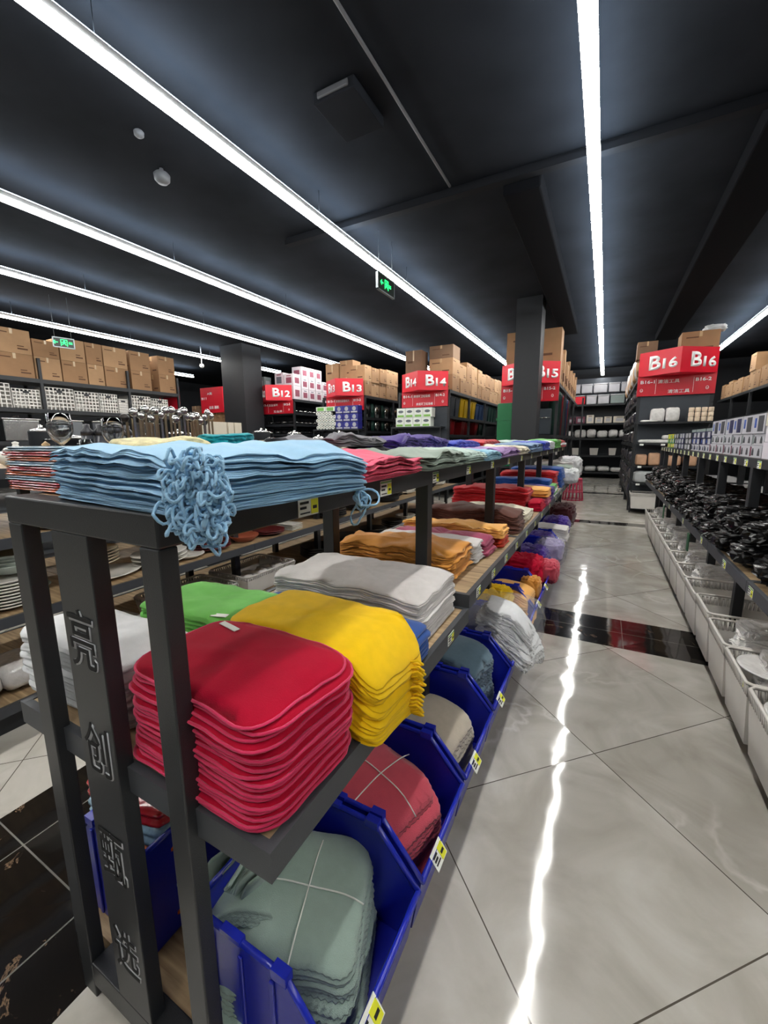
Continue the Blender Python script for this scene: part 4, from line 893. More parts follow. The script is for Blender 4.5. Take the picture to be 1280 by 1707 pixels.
MB().box(-11.15, -10.30, 7.526, 7.545, 2.35, 2.98).build('board', RED, r)
text_obj('02-1', 'small_lettering', WHITE, (-10.7, 7.52, 2.72), (1, 0, 0), (0, 0, 1), .3, .1, r, .004, .01, .003)

def carton_wall(x0, x1, ya, yb, z0, rows, dy, rackname, seed, depth=.55, side='+x', extra=0, topm=None):
    rn = random.Random(seed); y = ya; k = 0
    while y < yb-.2:
        dd = dy*rn.uniform(.85, 1.15); z = z0
        n = rows+(extra if rn.random() < .4 else 0)
        for i in range(n):
            h = rn.uniform(.36, .46)
            if z+h > 3.93: break
            xa, xb = (x1-depth, x1-rn.uniform(.0, .04)) if side == '+x' else (x0+rn.uniform(0, .04), x0+depth)
            carton(xa, xb, y+.01, y+dd-.01, z, z+h, 'brown carton on top of rack %s, %s column back, %s row up' % (rackname, ORDW[min(k, 29)], ORDW[i]), 'cartons on rack '+rackname, 'xy' if k == 0 else 'x', None, rn.randint(0, 999)); z += h+.003
        y += dd; k += 1
carton_wall(-4.95, -3.54, Y0+.9, 17, 2.77, 2, .55, 'B14', 2, extra=1)
carton_wall(-7.45, -6.0, Y0+.06, 12.4, 2.77, 2, .42, 'B13', 3)
carton_wall(3.12, 4.3, 10.6, 17, 2.72, 1, .5, 'B17', 4, side='-x', extra=1)
# cartons facing the cross aisle
for i, (xa, xb, z0, z1, rk, word) in enumerate([(-4.78, -4.33, 3.21, 3.80, 'B14', 'tall single'), (-6.86, -6.42, 2.77, 3.3, 'B13', 'lower middle'), (-6.86, -6.42, 3.305, 3.75, 'B13', 'upper middle'), (-7.35, -6.9, 2.77, 3.7, 'B13', 'tall left')]):
    carton(xa, xb, Y0+.08, Y0+.5, z0 if z0 != 3.21 else 2.77, z1, '%s brown carton on rack %s facing the cross aisle' % (word, rk), 'cartons', 'y', CARD3 if i == 0 else CARD2, i)
carton(-4.2, -3.56, Y0+.3, Y0+.88, 2.775, 3.18, 'wide brown carton on rack B14 just behind its sign, lowest', 'cartons on rack B14', 'xy', CARD, 3)
carton(-4.2, -3.56, Y0+.3, Y0+.88, 3.183, 3.58, 'wide brown carton on rack B14 just behind its sign, middle', 'cartons on rack B14', 'xy', CARD2, 4)
carton(-4.2, -3.56, Y0+.3, Y0+.86, 3.583, 3.9, 'wide dark carton topmost on rack B14 behind its sign', 'cartons on rack B14', 'y', CARD3, 3)
carton(-2.17, -1.0, Y0+.03, Y0+.5, 3.215, 3.92, 'large tan carton standing on the B15 sign rack above the pillar', 'cartons', 'y', CARD, 5, False)
carton(-2.17, -1.0, Y0+.03, Y0+.5, 2.78, 3.21, 'wide tan carton behind the B15 sign', 'cartons', 'y', CARD, 5, False)
for i in range(11):
    ya = Y0+.62+i*.5; zt = 3.55-(.0 if i % 3 else .12)+random.uniform(-.12, .12)
    mb = MB().box(-1.42, -1.0, ya, ya+.13+.1*(i % 2), 2.77, zt).box(-1.3, -1.0+.002, ya-.002, ya+.02, 2.9, 3.1, 1)
    tag(mb.build('flat_carton', [CARD2 if i % 2 else CARD, PRINT]), 'tall flat carton standing on rack B15, %s back from its front' % ORDW[i], 'carton', 'tall flat cartons on rack B15')
o = carton(1.18, 1.78, Y0+.1, Y0+.6, 3.15, 3.55, 'large open tan carton on top of the B16 rack at the right', 'cartons', 'y', CARD, 1)
carton(.45, .80, Y0+.15, Y0+.5, 3.12, 3.46, 'dark carton on top of the B16 rack at the left', 'cartons', 'y', CARD3, 1)
carton(.60, 1.75, Y0+.05, Y0+.62, 2.8, 3.11, 'long carton lying behind the B16 sign', 'cartons', 'y', CARD3, 1)
crumple('plastic_bag', (1.72, Y0+.35, 3.55), (.36, .4, .12), MATS['frosted_white_film'], 'white film flopping over the open carton on the B16 rack', 'plastic bag', 71, .3, 10)
for i in range(9):
    crumple('wrapped_pole_bundle', (.60, Y0+.4+i*.66, 2.80), (.26, .5, .45+.2*(i % 2)), FILMW if i % 2 else CARD2, 'wrapped bundle on the B16 rack side, %s back from its front' % ORDW[i], 'bundle', 80+i, .2, 10, 'wrapped bundles on the B16 rack', 20, 12)
for lv, z in enumerate((.30, .62, .97, 1.42, 1.83, 2.3)):
    for i in range(8):
        crumple('wrapped_goods', (.62, Y0+.45+i*.75, z), (.24, .6, .26), [mat('dark_film_goods', (46, 46, 62), .3, 0, .6, 20, .2), MATS['mid_goods'] if 'mid_goods' in MATS else mat('mid_goods', (90, 84, 84), .5, 0, .4, 20, .2)][(i+lv) % 2],
            'dark wrapped goods on B16 rack side, %s shelf up, %s back' % (ORDW[lv], ORDW[i]), 'packet', 90+i*7+lv, .25, 10, 'wrapped goods on the B16 rack side', 14, 8, smoothf=False)

# end shelves of the B16 rack
ES = thing('end_shelf_unit', (1.15, Y0-.2, 0), 'small dark end shelves below the B16 sign', 'shelf')
for z in (1.83, 1.42, .97, .62, .10): MB().box(.54, 1.77, Y0-.34, Y0-.01, z-.03, z-.002).build('shelf', RACKM, ES)
for x in (.54, 1.75): MB().box(x, x+.02, Y0-.33, Y0-.30, 0, 1.8).build('post', RACKM, ES)
MB().box(.56, 1.75, Y0-.02, Y0-.005, .1, 1.8).build('back_panel', PANEL, ES)
for z in (1.40, .955, .60):
    for x in (.62, .98, 1.3): price_tag(x, Y0-.342, z, ES, s=.1) if False else MB().box(x, x+.07, Y0-.344, Y0-.341, z-.028, z+.01).build('price_tag', TAGW, ES)
KR = mat('kraft_wrap', (190, 150, 120), .5, 0, .3, 30, .15); GP = mat('grey_towel_wrap', (176, 180, 180), .45, 0, .4, 30, .15)
for i, (xa, xb, z0, z1, m, l) in enumerate([(.76, 1.0, 1.83, 2.1, FILMW, 'left clear packet of sponges on the top end shelf of B16'), (1.01, 1.24, 1.83, 2.11, FILMW, 'right clear packet of sponges on the top end shelf of B16'), (.60, .9, 1.835, 1.88, FILMW, 'flat white packet at the front of the top B16 end shelf'),
        (1.0, 1.3, 1.50, 1.58, FILMW, 'upper flat white packet on the second B16 end shelf'), (.60, 1.3, 1.42, 1.495, FILMW, 'long white packet on the second B16 end shelf'),
        (.58, .78, .97, 1.2, KR, 'first brown roll pack on the third B16 end shelf'), (.80, 1.0, .97, 1.23, KR, 'second brown roll pack on the third B16 end shelf'), (1.02, 1.35, .97, 1.18, KR, 'wide brown pack on the third B16 end shelf'), (1.38, 1.6, .97, 1.18, KR, 'fourth brown pack on the third B16 end shelf'),
        (.57, .98, .62, .86, GP, 'left pale striped stack on the fourth B16 end shelf'), (1.0, 1.35, .62, .84, GP, 'middle pale striped stack on the fourth B16 end shelf'), (1.4, 1.7, .62, .85, GP, 'right pale striped stack on the fourth B16 end shelf')]):
    crumple('packet', ((xa+xb)/2, Y0-.18, z0), (xb-xa, .26, z1-z0), m, l, 'packet', 200+i, .06, 14, None, 24, 12, .35)
for i in range(4):
    for j in range(3):
        mb = MB().lathe((1.42+i*.1, Y0-.26, 1.832+j*.088), [(0, 0), (.042, 0), (.045, .01), (.045, .075), (.04, .084), (0.001, .084)], 14)
        tag(mb.build('scrub_roll', mat('cream_roll', (220, 200, 176), .7)), 'cream roll on the top B16 end shelf, %s column, %s up' % (ORDW[i], ORDW[j]), 'roll', 'cream rolls on the top B16 end shelf')
basket(.54, 1.15, Y0-.5, Y0-.05, .11, .42, 'low white basket at the foot of the B16 rack', group=None)

# tissue packs below B14
TIS = mat('tissue_pack_white', (224, 230, 222), .4, 0, 0, 10, .03); TGR = mat('tissue_pack_green', (128, 186, 84), .4); TDK = mat('tissue_pack_print', (96, 104, 110), .5)
SH = thing('end_shelf_unit', (-4.3, Y0-.2, 0), 'dark end shelf holding tissue packs below the B14 sign', 'shelf')
MB().box(-5.0, -3.62, Y0-.36, Y0-.01, 1.82, 1.855).build('shelf', RACKM, SH); MB().box(-5.0, -3.62, Y0-.36, Y0-.01, 1.2, 1.235).build('shelf', RACKM, SH)
for x in (-5.0, -3.64): MB().box(x, x+.02, Y0-.35, Y0-.32, 0, 1.82).build('post', RACKM, SH)
for j in range(2):
    for i in range(4):
        x0 = -4.88+i*.245-(.03 if j == 0 else 0)+.03; z0 = 1.858+j*.235; mb = MB().box(x0, x0+.235, Y0-.3, Y0-.06, z0, z0+.23, 0)
        e = .003; mb.box(x0+.02, x0+.2, Y0-.3-e, Y0-.3, z0+.01, z0+.06, 1)
        pts = [(x0+.115+.075*math.cos(t*PI/6), z0+.145+.035*math.sin(t*PI/6)) for t in range(12)]
        mb.prism(pts, 'y', Y0-.3-e, Y0-.3, 2)
        tag(mb.build('tissue_pack', [TIS, TGR, TDK], bev=.012), 'white and green tissue pack under the B14 sign, %s row, %s from left' % (('lower', 'upper')[j], ORDW[i]), 'tissue pack', 'tissue packs under the B14 sign')
for i in range(6):
    o = MB().box(-4.8+i*.17, -4.65+i*.17, Y0-.3, Y0-.1, 1.237, 1.5).build('tissue_pack', TIS, bev=.01); tag(o, 'pale tissue pack on the lower shelf under B14, %s from left' % ORDW[i], 'tissue pack', 'tissue packs on the lower B14 end shelf')
# toilet rolls and purple packs below B13
SH = thing('end_shelf_unit', (-6.75, Y0-.2, 0), 'dark end shelf holding toilet rolls below the B13 sign', 'shelf')
MB().box(-7.55, -6.0, Y0-.36, Y0-.01, 1.80, 1.835).build('shelf', RACKM, SH); MB().box(-7.55, -6.0, Y0-.36, Y0-.01, 1.35, 1.385).build('shelf', RACKM, SH)
for x in (-7.55, -6.02): MB().box(x, x+.02, Y0-.35, Y0-.32, 0, 1.8).build('post', RACKM, SH)
ROLL = mat('toilet_roll_paper', (218, 220, 214), .85); CORE = mat('roll_core', (120, 110, 96), .8); PVL = mat('violet_pack', (46, 48, 130), .35); TG2 = mat('toilet_roll_pack_green', (120, 180, 90), .4)
for j in range(5):
    for i in range(6):
        x = -7.42+i*.108+(.05 if j % 2 else 0); z = 1.835+.052+j*.1
        if j == 4 and i > 4: continue
        mb = MB(); n = 14
        for ra, m_, y_ in ((.05, 0, Y0-.30), (.018, 1, Y0-.303)):
            vs = [(x+ra*math.cos(2*PI*k/n), yy, z+ra*math.sin(2*PI*k/n)) for yy in (y_, Y0-.2) for k in range(n)]
            mb.add(vs, [tuple(range(n)), tuple(reversed(range(n, 2*n)))]+[(k, (k+1) % n, n+(k+1) % n, n+k) for k in range(n)], m_)
        tag(mb.build('toilet_roll', [ROLL, CORE]), 'white toilet roll end-on under B13, %s row up, %s from left' % (ORDW[j], ORDW[i]), 'toilet roll', 'toilet rolls under the B13 sign')
for i in range(2):
    x = -7.45+i*.33; o = MB().box(x, x+.31, Y0-.31, Y0-.1, 2.345, 2.47).box(x+.04, x+.27, Y0-.313, Y0-.31, 2.36, 2.45, 1).build('tissue_pack', [TIS, TG2], bev=.01); tag(o, 'green and white pack lying on the toilet rolls, %s one' % ('left', 'right')[i], 'tissue pack', 'packs on the toilet rolls')
for j in range(3):
    for i in range(3):
        x0 = -6.78+i*.25; z0 = 1.838+j*.215; mb = MB().box(x0, x0+.24, Y0-.31, Y0-.08, z0, z0+.205, 0)
        pts = [(x0+.12+.06*math.cos(t*PI/6), z0+.12+.06*math.sin(t*PI/6)) for t in range(12)]; mb.prism(pts, 'y', Y0-.314, Y0-.31, 1); mb.box(x0+.02, x0+.22, Y0-.314, Y0-.31, z0+.01, z0+.05, 1)
        tag(mb.build('tissue_pack', [PVL, BXW], bev=.01), 'violet and white roll pack under B13, %s row up, %s from left' % (ORDW[j], ORDW[i]), 'tissue pack', 'violet packs under the B13 sign')
for i in range(9):
    o = MB().lathe((-7.4+i*.15, Y0-.22, 1.387), [(0, 0), (.06, 0), (.062, .01), (.062, .11), (.05, .12), (.018, .12), (.001, .1)], 14).build('toilet_roll', ROLL); tag(o, 'upright roll on the lowest shelf under B13, %s from left' % ORDW[i], 'toilet roll', 'upright rolls under the B13 sign')

# pedal and wheeled bins of rack B14 (right side) and B15
def dustbin(x, y, z, s, h, m, lab, group, rot=0, rnd=False):
    r = thing('dustbin', (x, y, z), lab, 'dustbin', group); a = s*.42; b = MB()
    if rnd: b.lathe((x, y, z), [(0, 0), (a*.8, 0), (a*.84, .02), (a, h*.85), (a*1.06, h*.87), (a*1.06, h*.9), (0.001, h*.9)], 20)
    else:
        vs = [(x+sx*a*k, y+sy*a*k, z+zz) for zz, k in ((0, .78), (h*.86, 1.0), (h*.88, 1.1), (h*.91, 1.1)) for sx, sy in ((-1, -1), (1, -1), (1, 1), (-1, 1))]
        b.add(vs, [(3, 2, 1, 0)]+[(i*4+j, i*4+(j+1) % 4, (i+1)*4+(j+1) % 4, (i+1)*4+j) for i in range(3) for j in range(4)]+[(12, 13, 14, 15)])
    b.build('body', m, r, bev=.006)
    l = MB()
    if rnd: l.lathe((x, y, z+h*.9), [(a*1.05, 0), (a*1.05, h*.02), (a*.8, h*.08), (a*.3, h*.11), (0.001, h*.11)], 20)
    else:
        vs = [(x+sx*a*k, y+sy*a*k, z+zz) for zz, k in ((h*.912, 1.12), (h*.94, 1.12), (h, .85)) for sx, sy in ((-1, -1), (1, -1), (1, 1), (-1, 1))]
        l.add(vs, [(3, 2, 1, 0)]+[(i*4+j, i*4+(j+1) % 4, (i+1)*4+(j+1) % 4, (i+1)*4+j) for i in range(2) for j in range(4)]+[(8, 9, 10, 11)])
    l.build('lid', m, r, bev=.004)
    MB().tube([(x+a*.6, y-a*.3, z+h*.93), (x+a*1.2, y-a*.3, z+h*.9), (x+a*1.2, y+a*.3, z+h*.9), (x+a*.6, y+a*.3, z+h*.93)], .008, 5).build('handle', m, r)
DG = mat('dark_grey_bin_plastic', (58, 66, 74), .4); DY = mat('yellow_bin_plastic', (232, 190, 24), .35); DB = mat('blue_bin_plastic', (44, 74, 120), .4); DN = mat('dark_green_bin_plastic', (34, 70, 62), .4); DR = mat('red_bin_plastic', (150, 22, 30), .35); DGN = mat('green_bin_plastic', (22, 112, 66), .4)
cols = [(DG, 'dark grey')]*3+[(DY, 'yellow')]*4+[(DB, 'blue')]*3+[(DG, 'dark grey')]+[(DN, 'dark green')]*5
y = Y0+.28
for i, (m, cn) in enumerate(cols):
    dustbin(-3.82, y, 2.132, .40, .56-(.04 if m is DB else 0), m, '%s lidded bin on the upper bin shelf of B14, %s back from the front' % (cn, ORDW[i]), 'bins on the upper shelf of B14'); y += .40
for i, yy in enumerate((10.55, 11.0, 11.8, 12.3, 13.2, 13.7, 14.3)):
    m = DR if i < 5 else DN
    dustbin(-3.84, yy, 1.662, .42, .40, m, '%s bin on the lower bin shelf of B14, %s back from the front' % ('red' if i < 5 else 'dark green', ORDW[i]), 'bins on the lower shelf of B14', rnd=i in (1, 3))
r = thing('wheeled_bin', (-2.13, Y0-.2, .9), 'tall green plastic container left of the black pillar beneath the B15 sign', 'bin')
MB().box(-2.24, -1.9, Y0-.36, Y0-.08, .90, 2.33).build('body', DGN, r, bev=.02); MB().box(-2.26, -1.88, Y0-.38, Y0-.06, 1.95, 2.0).build('rim', DGN, r)
MB().box(-2.27, -1.87, Y0-.40, Y0-.04, .86, .895).build('support_shelf', RACKM, r)
MB().box(-2.24, -2.2, Y0-.2, Y0-.16, 0, .86).build('leg', RACKM, r); MB().box(-1.94, -1.90, Y0-.2, Y0-.16, 0, .86).build('leg', RACKM, r)
for i in range(8):
    m, cn = [(DN, 'dark green'), (DN, 'dark green'), (DG, 'dark grey'), (DR, 'red'), (DB, 'blue'), (DG, 'dark grey'), (DB, 'blue'), (DR, 'red')][i]
    x, yy = -1.125, Y0+(.4, .8, 1.2, 1.5, 2.1, 2.5, 2.9, 3.2)[i]
    r = thing('stacked_pails', (x, yy, 1.62), 'tall %s nested pails on the side of rack B15, %s back' % (cn, ORDW[i]), 'pails', 'nested pails on rack B15')
    MB().lathe((x, yy, 1.62), [(0, 0), (.10, 0), (.115, .9), (.125, .92), (.125, .95), (.11, .96), (.001, .96)], 20).build('body', m, r)
    MB().lathe((x, yy, 2.58), [(.122, 0), (.122, .02), (.07, .06), (.02, .09), (.001, .09)], 20).build('lid', m, r)
for i in range(3):
    r = thing('wheeled_bin', (-1.25-.3*i, Y0+.12, 1.62), 'black wheeled bin on the B15 rack end right of the pillar, %s from right' % ORDW[i], 'bin', 'black bins on the B15 rack end')
    MB().box(-1.38-.3*i, -1.12-.3*i, Y0+.04, Y0+.16, 1.62, 2.2).build('body', DG, r, bev=.02); MB().tube([(-1.36-.3*i, Y0+.03, 2.0), (-1.14-.3*i, Y0+.03, 2.0)], .012).build('handle', CHROME if i == 0 else RACKM, r)
carton(-1.66, -1.45, Y0-.40, Y0-.2, 1.467, 1.70, 'small brown carton standing just right of the pillar', 'cartons', 'y', CARD, 4)
r = thing('side_table', (-1.55, Y0-.3, 0), 'dark stand under the small brown carton by the pillar', 'stand')
MB().box(-1.70, -1.25, Y0-.42, Y0-.1, 1.43, 1.465).build('top', RACKM, r); MB().box(-1.6, -1.56, Y0-.3, Y0-.26, 0, 1.43).build('leg', RACKM, r)

# flasks of rack B13, lids and trays of rack B12
for lv, z in enumerate((1.80, 2.18)):
    for i in range(10):
        rr = .075 if i % 3 else .095; h = .42 if lv else .34; x, yy = -6.14, Y0+.22+i*.21
        mb = MB().lathe((x, yy, z), [(0, 0), (rr, 0), (rr, h*.8), (rr*.7, h*.86), (rr*.7, h*.93), (.001, h*.95)], 18)
        tag(mb.build('flask', [CHROME, mat('black_flask', (22, 22, 24), .3, .2), DN][i % 3]), '%s flask on the %s visible shelf of B13, %s back' % (('steel', 'black', 'dark green')[i % 3], ('lower', 'upper')[lv], ORDW[i]), 'flask', 'flasks on rack B13')
MB_ = 0
for lv, z in enumerate((1.1, 1.45, 1.75, 2.05, 2.4)):
    for i in range(9):
        x, yy = -8.66, Y0+.2+i*.23; mb = MB().lathe((x, yy, z), [(0, 0), (.07, 0), (.10, .03), (.105, .035), (.09, .05), (.03, .08), (.02, .11), (.001, .11)], 18)
        tag(mb.build('steel_dish', CHROME), 'shiny steel lidded dish on rack B12 side, %s shelf, %s back' % (ORDW[lv], ORDW[i]), 'dish', 'steel dishes on rack B12')
    for i in range(4):
        x, yy = -9.6+i*.27, Y0+.14; mb = MB().lathe((x, yy, z), [(0, 0), (.08, 0), (.11, .04), (.115, .05), (.1, .06), (.03, .1), (.001, .12)], 18)
        tag(mb.build('steel_dish', CHROME if (i+lv) % 2 else MATS['black_flask']), '%s dish on the end of rack B12, %s shelf, %s from left' % ('steel' if (i+lv) % 2 else 'black', ORDW[lv], ORDW[i]), 'dish', 'dishes on the end of rack B12')
# white printed kettle boxes on B12
KW = mat('white_kettle_box', (214, 206, 212), .5); KP = mat('kettle_picture', (140, 70, 90), .5); KG = mat('kettle_picture_grey', (96, 98, 108), .5)
kb = [(-9.3, .34, 2.8, .40), (-9.3, .34, 3.21, .40), (-8.92, .36, 2.8, .4), (-8.92, .36, 3.21, .34)]
for i, (x, w_, z, h) in enumerate(kb): pbox('kettle_box', x, x+w_, Y0+.06, Y0+.4, z, z+h, KW, (KG if i < 2 else KP, KP), 'white kettle box facing the cross aisle on B12, %s' % ('left lower', 'left upper', 'right lower', 'right upper')[i], 'box', 'kettle boxes on rack B12', '-y')
for i in range(5):
    for j in range(3 if i < 3 else 2):
        yy = Y0+.44+i*.36; pbox('kettle_box', -8.92, -8.55, yy, yy+.33, 2.8+j*.34, 3.13+j*.34, KW, (KP, KG), 'white kettle box on the side of B12, %s column back, %s row up' % (ORDW[i], ORDW[j]), 'box', 'kettle boxes on rack B12', '+x')
for j in range(2):
    for i in range(2):
        pbox('rice_cooker_box', -10.35+i*.36-.02, -10.02+i*.36-.02, Y0+.0, Y0+.3, 2.74+j*.4, 3.13+j*.4, mat('yellow_box', (186, 176, 60), .5) if i == 0 else BXG, (BXW, KP), '%s appliance box beside the wide pillar, %s row' % (('yellow', 'grey-green')[i], ('lower', 'upper')[j]), 'box', 'appliance boxes beside the wide pillar', '-y')
RP = thing('storage_rack', (-10.2, Y0+.3, 0), 'narrow black rack between the wide pillar and the B12 sign', 'rack')
for z in (2.73, 2.0, 1.45): MB().box(-10.45, -9.92, Y0-.05, Y0+.5, z-.06, z-.005).build('shelf', RACKM, RP)
for x in (-10.45, -9.95): MB().box(x, x+.03, Y0-.05, Y0-.02, 0, 2.73).build('post', RACKM, RP)
for z, l in ((2.0, 'upper'), (1.45, 'lower')):
    r = thing('rice_cooker', (-10.15, Y0+.15, z), 'steel and black cooker on the %s shelf right of the wide pillar' % l, 'cooker')
    MB().lathe((-10.15, Y0+.2, z), [(0, 0), (.16, 0), (.17, .25), (.17, .27), (.001, .27)], 24).build('body', CHROME, r); MB().lathe((-10.15, Y0+.2, z+.272), [(.175, 0), (.17, .04), (.06, .08), (.001, .09)], 24).build('lid', MATS['black_flask'], r)

# cartons and goods on the rack left of the wide pillar
for i in range(4):
    for j in range(2):
        carton(-12.6+i*.28, -12.34+i*.28, Y0+.05, Y0+.5, 2.1+j*.34-.0, 2.43+j*.34, 'small brown carton on the rack left of the wide pillar, %s from left, %s row' % (ORDW[i], ('lower', 'upper')[j]), 'small cartons left of the wide pillar', 'y', CARD, i+j)
for i in range(4): carton(-12.6+i*.27, -12.34+i*.27, Y0+.05, Y0+.5, 2.80, 3.15, 'carton on the top shelf left of the wide pillar, %s from left' % ORDW[i], 'cartons on the top shelf left of the wide pillar', 'xy', CARD, i)
for i in range(6): carton(-13.1, -12.72, Y0-.1, Y0+.3, .001+i*.46, .458+i*.46, 'carton in the column left of the plain red sign, %s from the floor' % ORDW[i], 'carton column left of the red sign', 'xy', CARD3, i)

# ------------------------------------------------------------------ far wall shelves
FW = thing('storage_rack', (-.3, 18.4, 0), 'black shelves along the far wall at the end of the aisle', 'shelf')
for z in (2.85, 2.13, 1.56, .90, .25): MB().box(-4, 1.9, 18.1, 18.9, z-.07, z-.01).build('shelf', RACKM, FW)
for x in (-3.9, -2.4, -.9, .6, 1.8): MB().box(x, x+.06, 18.12, 18.2, 0, 3.1).build('post', RACKM, FW)
MB().box(-4, 1.9, 18.9, 18.95, 0, 3.9).build('back_panel', PANEL, FW)
BIN2 = mat('frosted_tub', (170, 184, 184), .3)
rn = random.Random(12)
for lv, (z, hs) in enumerate(((2.85, .36), (2.85, .3), (2.13, .3), (1.56, .32), (.9, .3), (.25, .25))):
    x = -1.9; k = 0
    while x < 1.5:
        wx = rn.uniform(.28, .5); h = hs*rn.uniform(.7, 1.1); zz = z if lv != 1 else z+.42
        if lv in (0, 1):
            m = rn.choice([BIN2, BXW, BXG, BXW]) if not (lv == 0 and k == 2) else RED
            r = thing('storage_tub', (x+wx/2, 18.35, zz), 'pale lidded tub on the far wall top shelf, %s layer, %s from left' % (('lower', 'upper')[lv], ORDW[k]), 'tub', 'tubs on the far wall top shelf')
            if m is RED: r['label'] = 'red lidded tub among the pale ones on the far wall top shelf'
            MB().box(x, x+wx-.03, 18.15, 18.6, zz, zz+.30).build('body', m, r, bev=.02); MB().box(x-.01, x+wx-.02, 18.14, 18.61, zz+.302, zz+.34).build('lid', BXW, r, bev=.01)
        elif lv == 2:
            pbox('product_box', x, x+wx-.04, 18.15, 18.6, z, z+h, rn.choice([BXC, BXM, BXK, BXC]), (BXW, BXK), 'small box on the second shelf of the far wall, %s from left' % ORDW[k], 'box', 'boxes on the far wall second shelf', '-y')
        elif lv == 4:
            basket(x, x+wx-.06, 18.15, 18.5, z, z+.26, 'white bin on the fourth shelf of the far wall, %s from left' % ORDW[k], group='white bins on the far wall', slots=False)
        else:
            crumple('wrapped_goods', (x+wx/2, 18.4, z), (wx, .45, h), FILMW, 'puffy white packet on the far wall, %s, %s from left' % ('middle shelf' if lv == 3 else 'bottom shelf', ORDW[k]), 'packet', 300+lv*20+k, .15, 10, 'puffy packets on the far wall', 20, 12)
        x += wx+(.3 if lv == 4 else .02); k += 1
# pink net stool at the end of the towel gondola
PNK = mat('pink_net', (196, 60, 92), .5)
r = thing('net_stool', (-.72, 11.3, 0), 'pink openwork stool standing on the floor past the towel gondola', 'stool')
for k in range(16):
    a = 2*PI*k/16; MB().tube([(-.62+.24*math.cos(a), 11.3+.24*math.sin(a), 0), (-.62+.18*math.cos(a), 11.3+.18*math.sin(a), .55)], .012, 5).build('rib', PNK, r)
MB().lathe((-.62, 11.3, .5), [(0, .05), (.19, .05), (.2, .03), (.2, 0), (.17, -.01), (.001, -.01)], 24).build('seat', PNK, r)
for k in range(3): MB().tube([(-.62+(.24-.05*k/2)*math.cos(t*PI/10), 11.3+(.24-.05*k/2)*math.sin(t*PI/10), .02+.2*k) for t in range(20)], .012, 5, closed=True).build('ring', PNK, r)

# ------------------------------------------------------------------ dish gondola on the left
DGd = thing('display_gondola', (-3.1, 4.2, 0), 'dark steel and oak gondola of plates, baskets and glassware across the left aisle', 'shelving unit')
dp = [.1, 1.3, 2.5, 3.7, 4.9, 6.1, 7.3, 8.1]
for y in dp:
    for x in (-2.85, -3.5): MB().box(x-.027, x+.027, y-.027, y+.027, 0, 1.36).build('post', STEEL, DGd)
for z, xf, n_ in ((1.37, -2.76, 'top'), (1.02, -2.66, 'upper'), (.63, -2.6, 'middle'), (.16, -2.62, 'lower')):
    xr = -6.1-xf-.25
    for i in range(len(dp)-1):
        MB().box(xf-.02, xf, dp[i]+.002, dp[i+1]-.002, z-.055, z).build('shelf_edge', STEEL2, DGd); MB().box(xr, xr+.02, dp[i]+.002, dp[i+1]-.002, z-.055, z).build('shelf_edge', STEEL2, DGd)
        MB().box(xr+.02, xf-.02, dp[i]+.002, dp[i+1]-.002, z-.03, z-.003).build('shelf_board', WOOD, DGd)
MB().box(-3.5, -2.66, .1, 8.1, 0, .10).build('plinth', RACKM, DGd)
DRED = mat('maroon_glazed', (92, 30, 34), .25, 0, spec=.6); TERR = mat('terracotta_glazed', (150, 78, 56), .3); GLZ = mat('grey_green_glazed', (150, 158, 150), .25, spec=.6); BLKP = mat('black_pan', (20, 20, 22), .35)
def plates(x, y, z, rad, n, m, what, where, cat='plate', rx=1, ry=1, dz=.012, rot=0, rim=.025):
    for i in range(n):
        mb = MB().lathe((x+random.uniform(-.004, .004), y+random.uniform(-.004, .004), z+i*dz), [(0, 0), (rad*.55, 0), (rad*.62, .004), (rad, rim), (rad*.99, rim+.005), (rad*.6, .009), (.001, .007)], 40, 0, True, rx, ry, rot)
        tag(mb.build(cat, m), what+(' '+where if n == 1 else ', '+('topmost, ' if i == n-1 else ORDW[n-1-i]+' from top, ')+where), cat, None if n == 1 else what+' '+where)
plates(-2.80, .90, .632, .15, 9, PORC, 'white dinner plate', 'at the left end of the dish gondola', dz=.017)
plates(-2.98, 1.06, .632+.0, .11, 1, GLZ, 'shallow grey-green bowl', 'behind the stacked dinner plates')
plates(-2.85, .96, .80, .13, 4, GLZ, 'grey-green bowl', 'stacked high at the left of the dish gondola', cat='bowl', dz=.02, rim=.05)
plates(-2.8, 1.16, 1.022, .13, 7, PORC, 'white plate', 'on the upper shelf of the dish gondola', dz=.016)
plates(-2.84, 1.42, .632, .17, 1, PORC, 'large oval white plate', 'lying on the oak board between the end posts', rx=1, ry=1.25)
plates(-2.95, 1.42, .70, .14, 5, mat('cream_ware', (200, 186, 160), .3), 'cream soup plate', 'behind the large oval plate', dz=.02)
plates(-2.80, 1.78, .632, .15, 3, PORC, 'white oval serving dish', 'seen between the end posts', rx=1, ry=1.3, dz=.028, rim=.03)
plates(-2.75, 1.98, .632, .11, 1, PORC, 'small round white plate', 'beside the maroon dishes')
plates(-2.83, 2.22, .632, .17, 4, DRED, 'maroon glazed dish', 'on the middle dish shelf', dz=.016)
plates(-2.78, 2.55, .632, .13, 1, TERR, 'terracotta bowl', 'right of the maroon dishes', cat='bowl', rim=.05)
plates(-2.78, 2.86, .632, .15, 2, DRED, 'maroon oval dish', 'right of the terracotta bowl', dz=.018)
for k in range(4):
    o = MB().prism([(-2.86, .632+k*.016), (-2.66, .632+k*.016), (-2.66, .638+k*.016), (-2.86, .638+k*.016)], 'y', 3.06, 3.22).build('square_plate', PORC, bev=.002); tag(o, 'small square white plate, %s from the top, right of the maroon dishes' % ORDW[3-k], 'plate', 'square white plates on the dish gondola')
plates(-2.80, 3.9, .632, .19, 4, BLKP, 'black shallow pan', 'on the middle dish shelf', cat='pan', dz=.022)
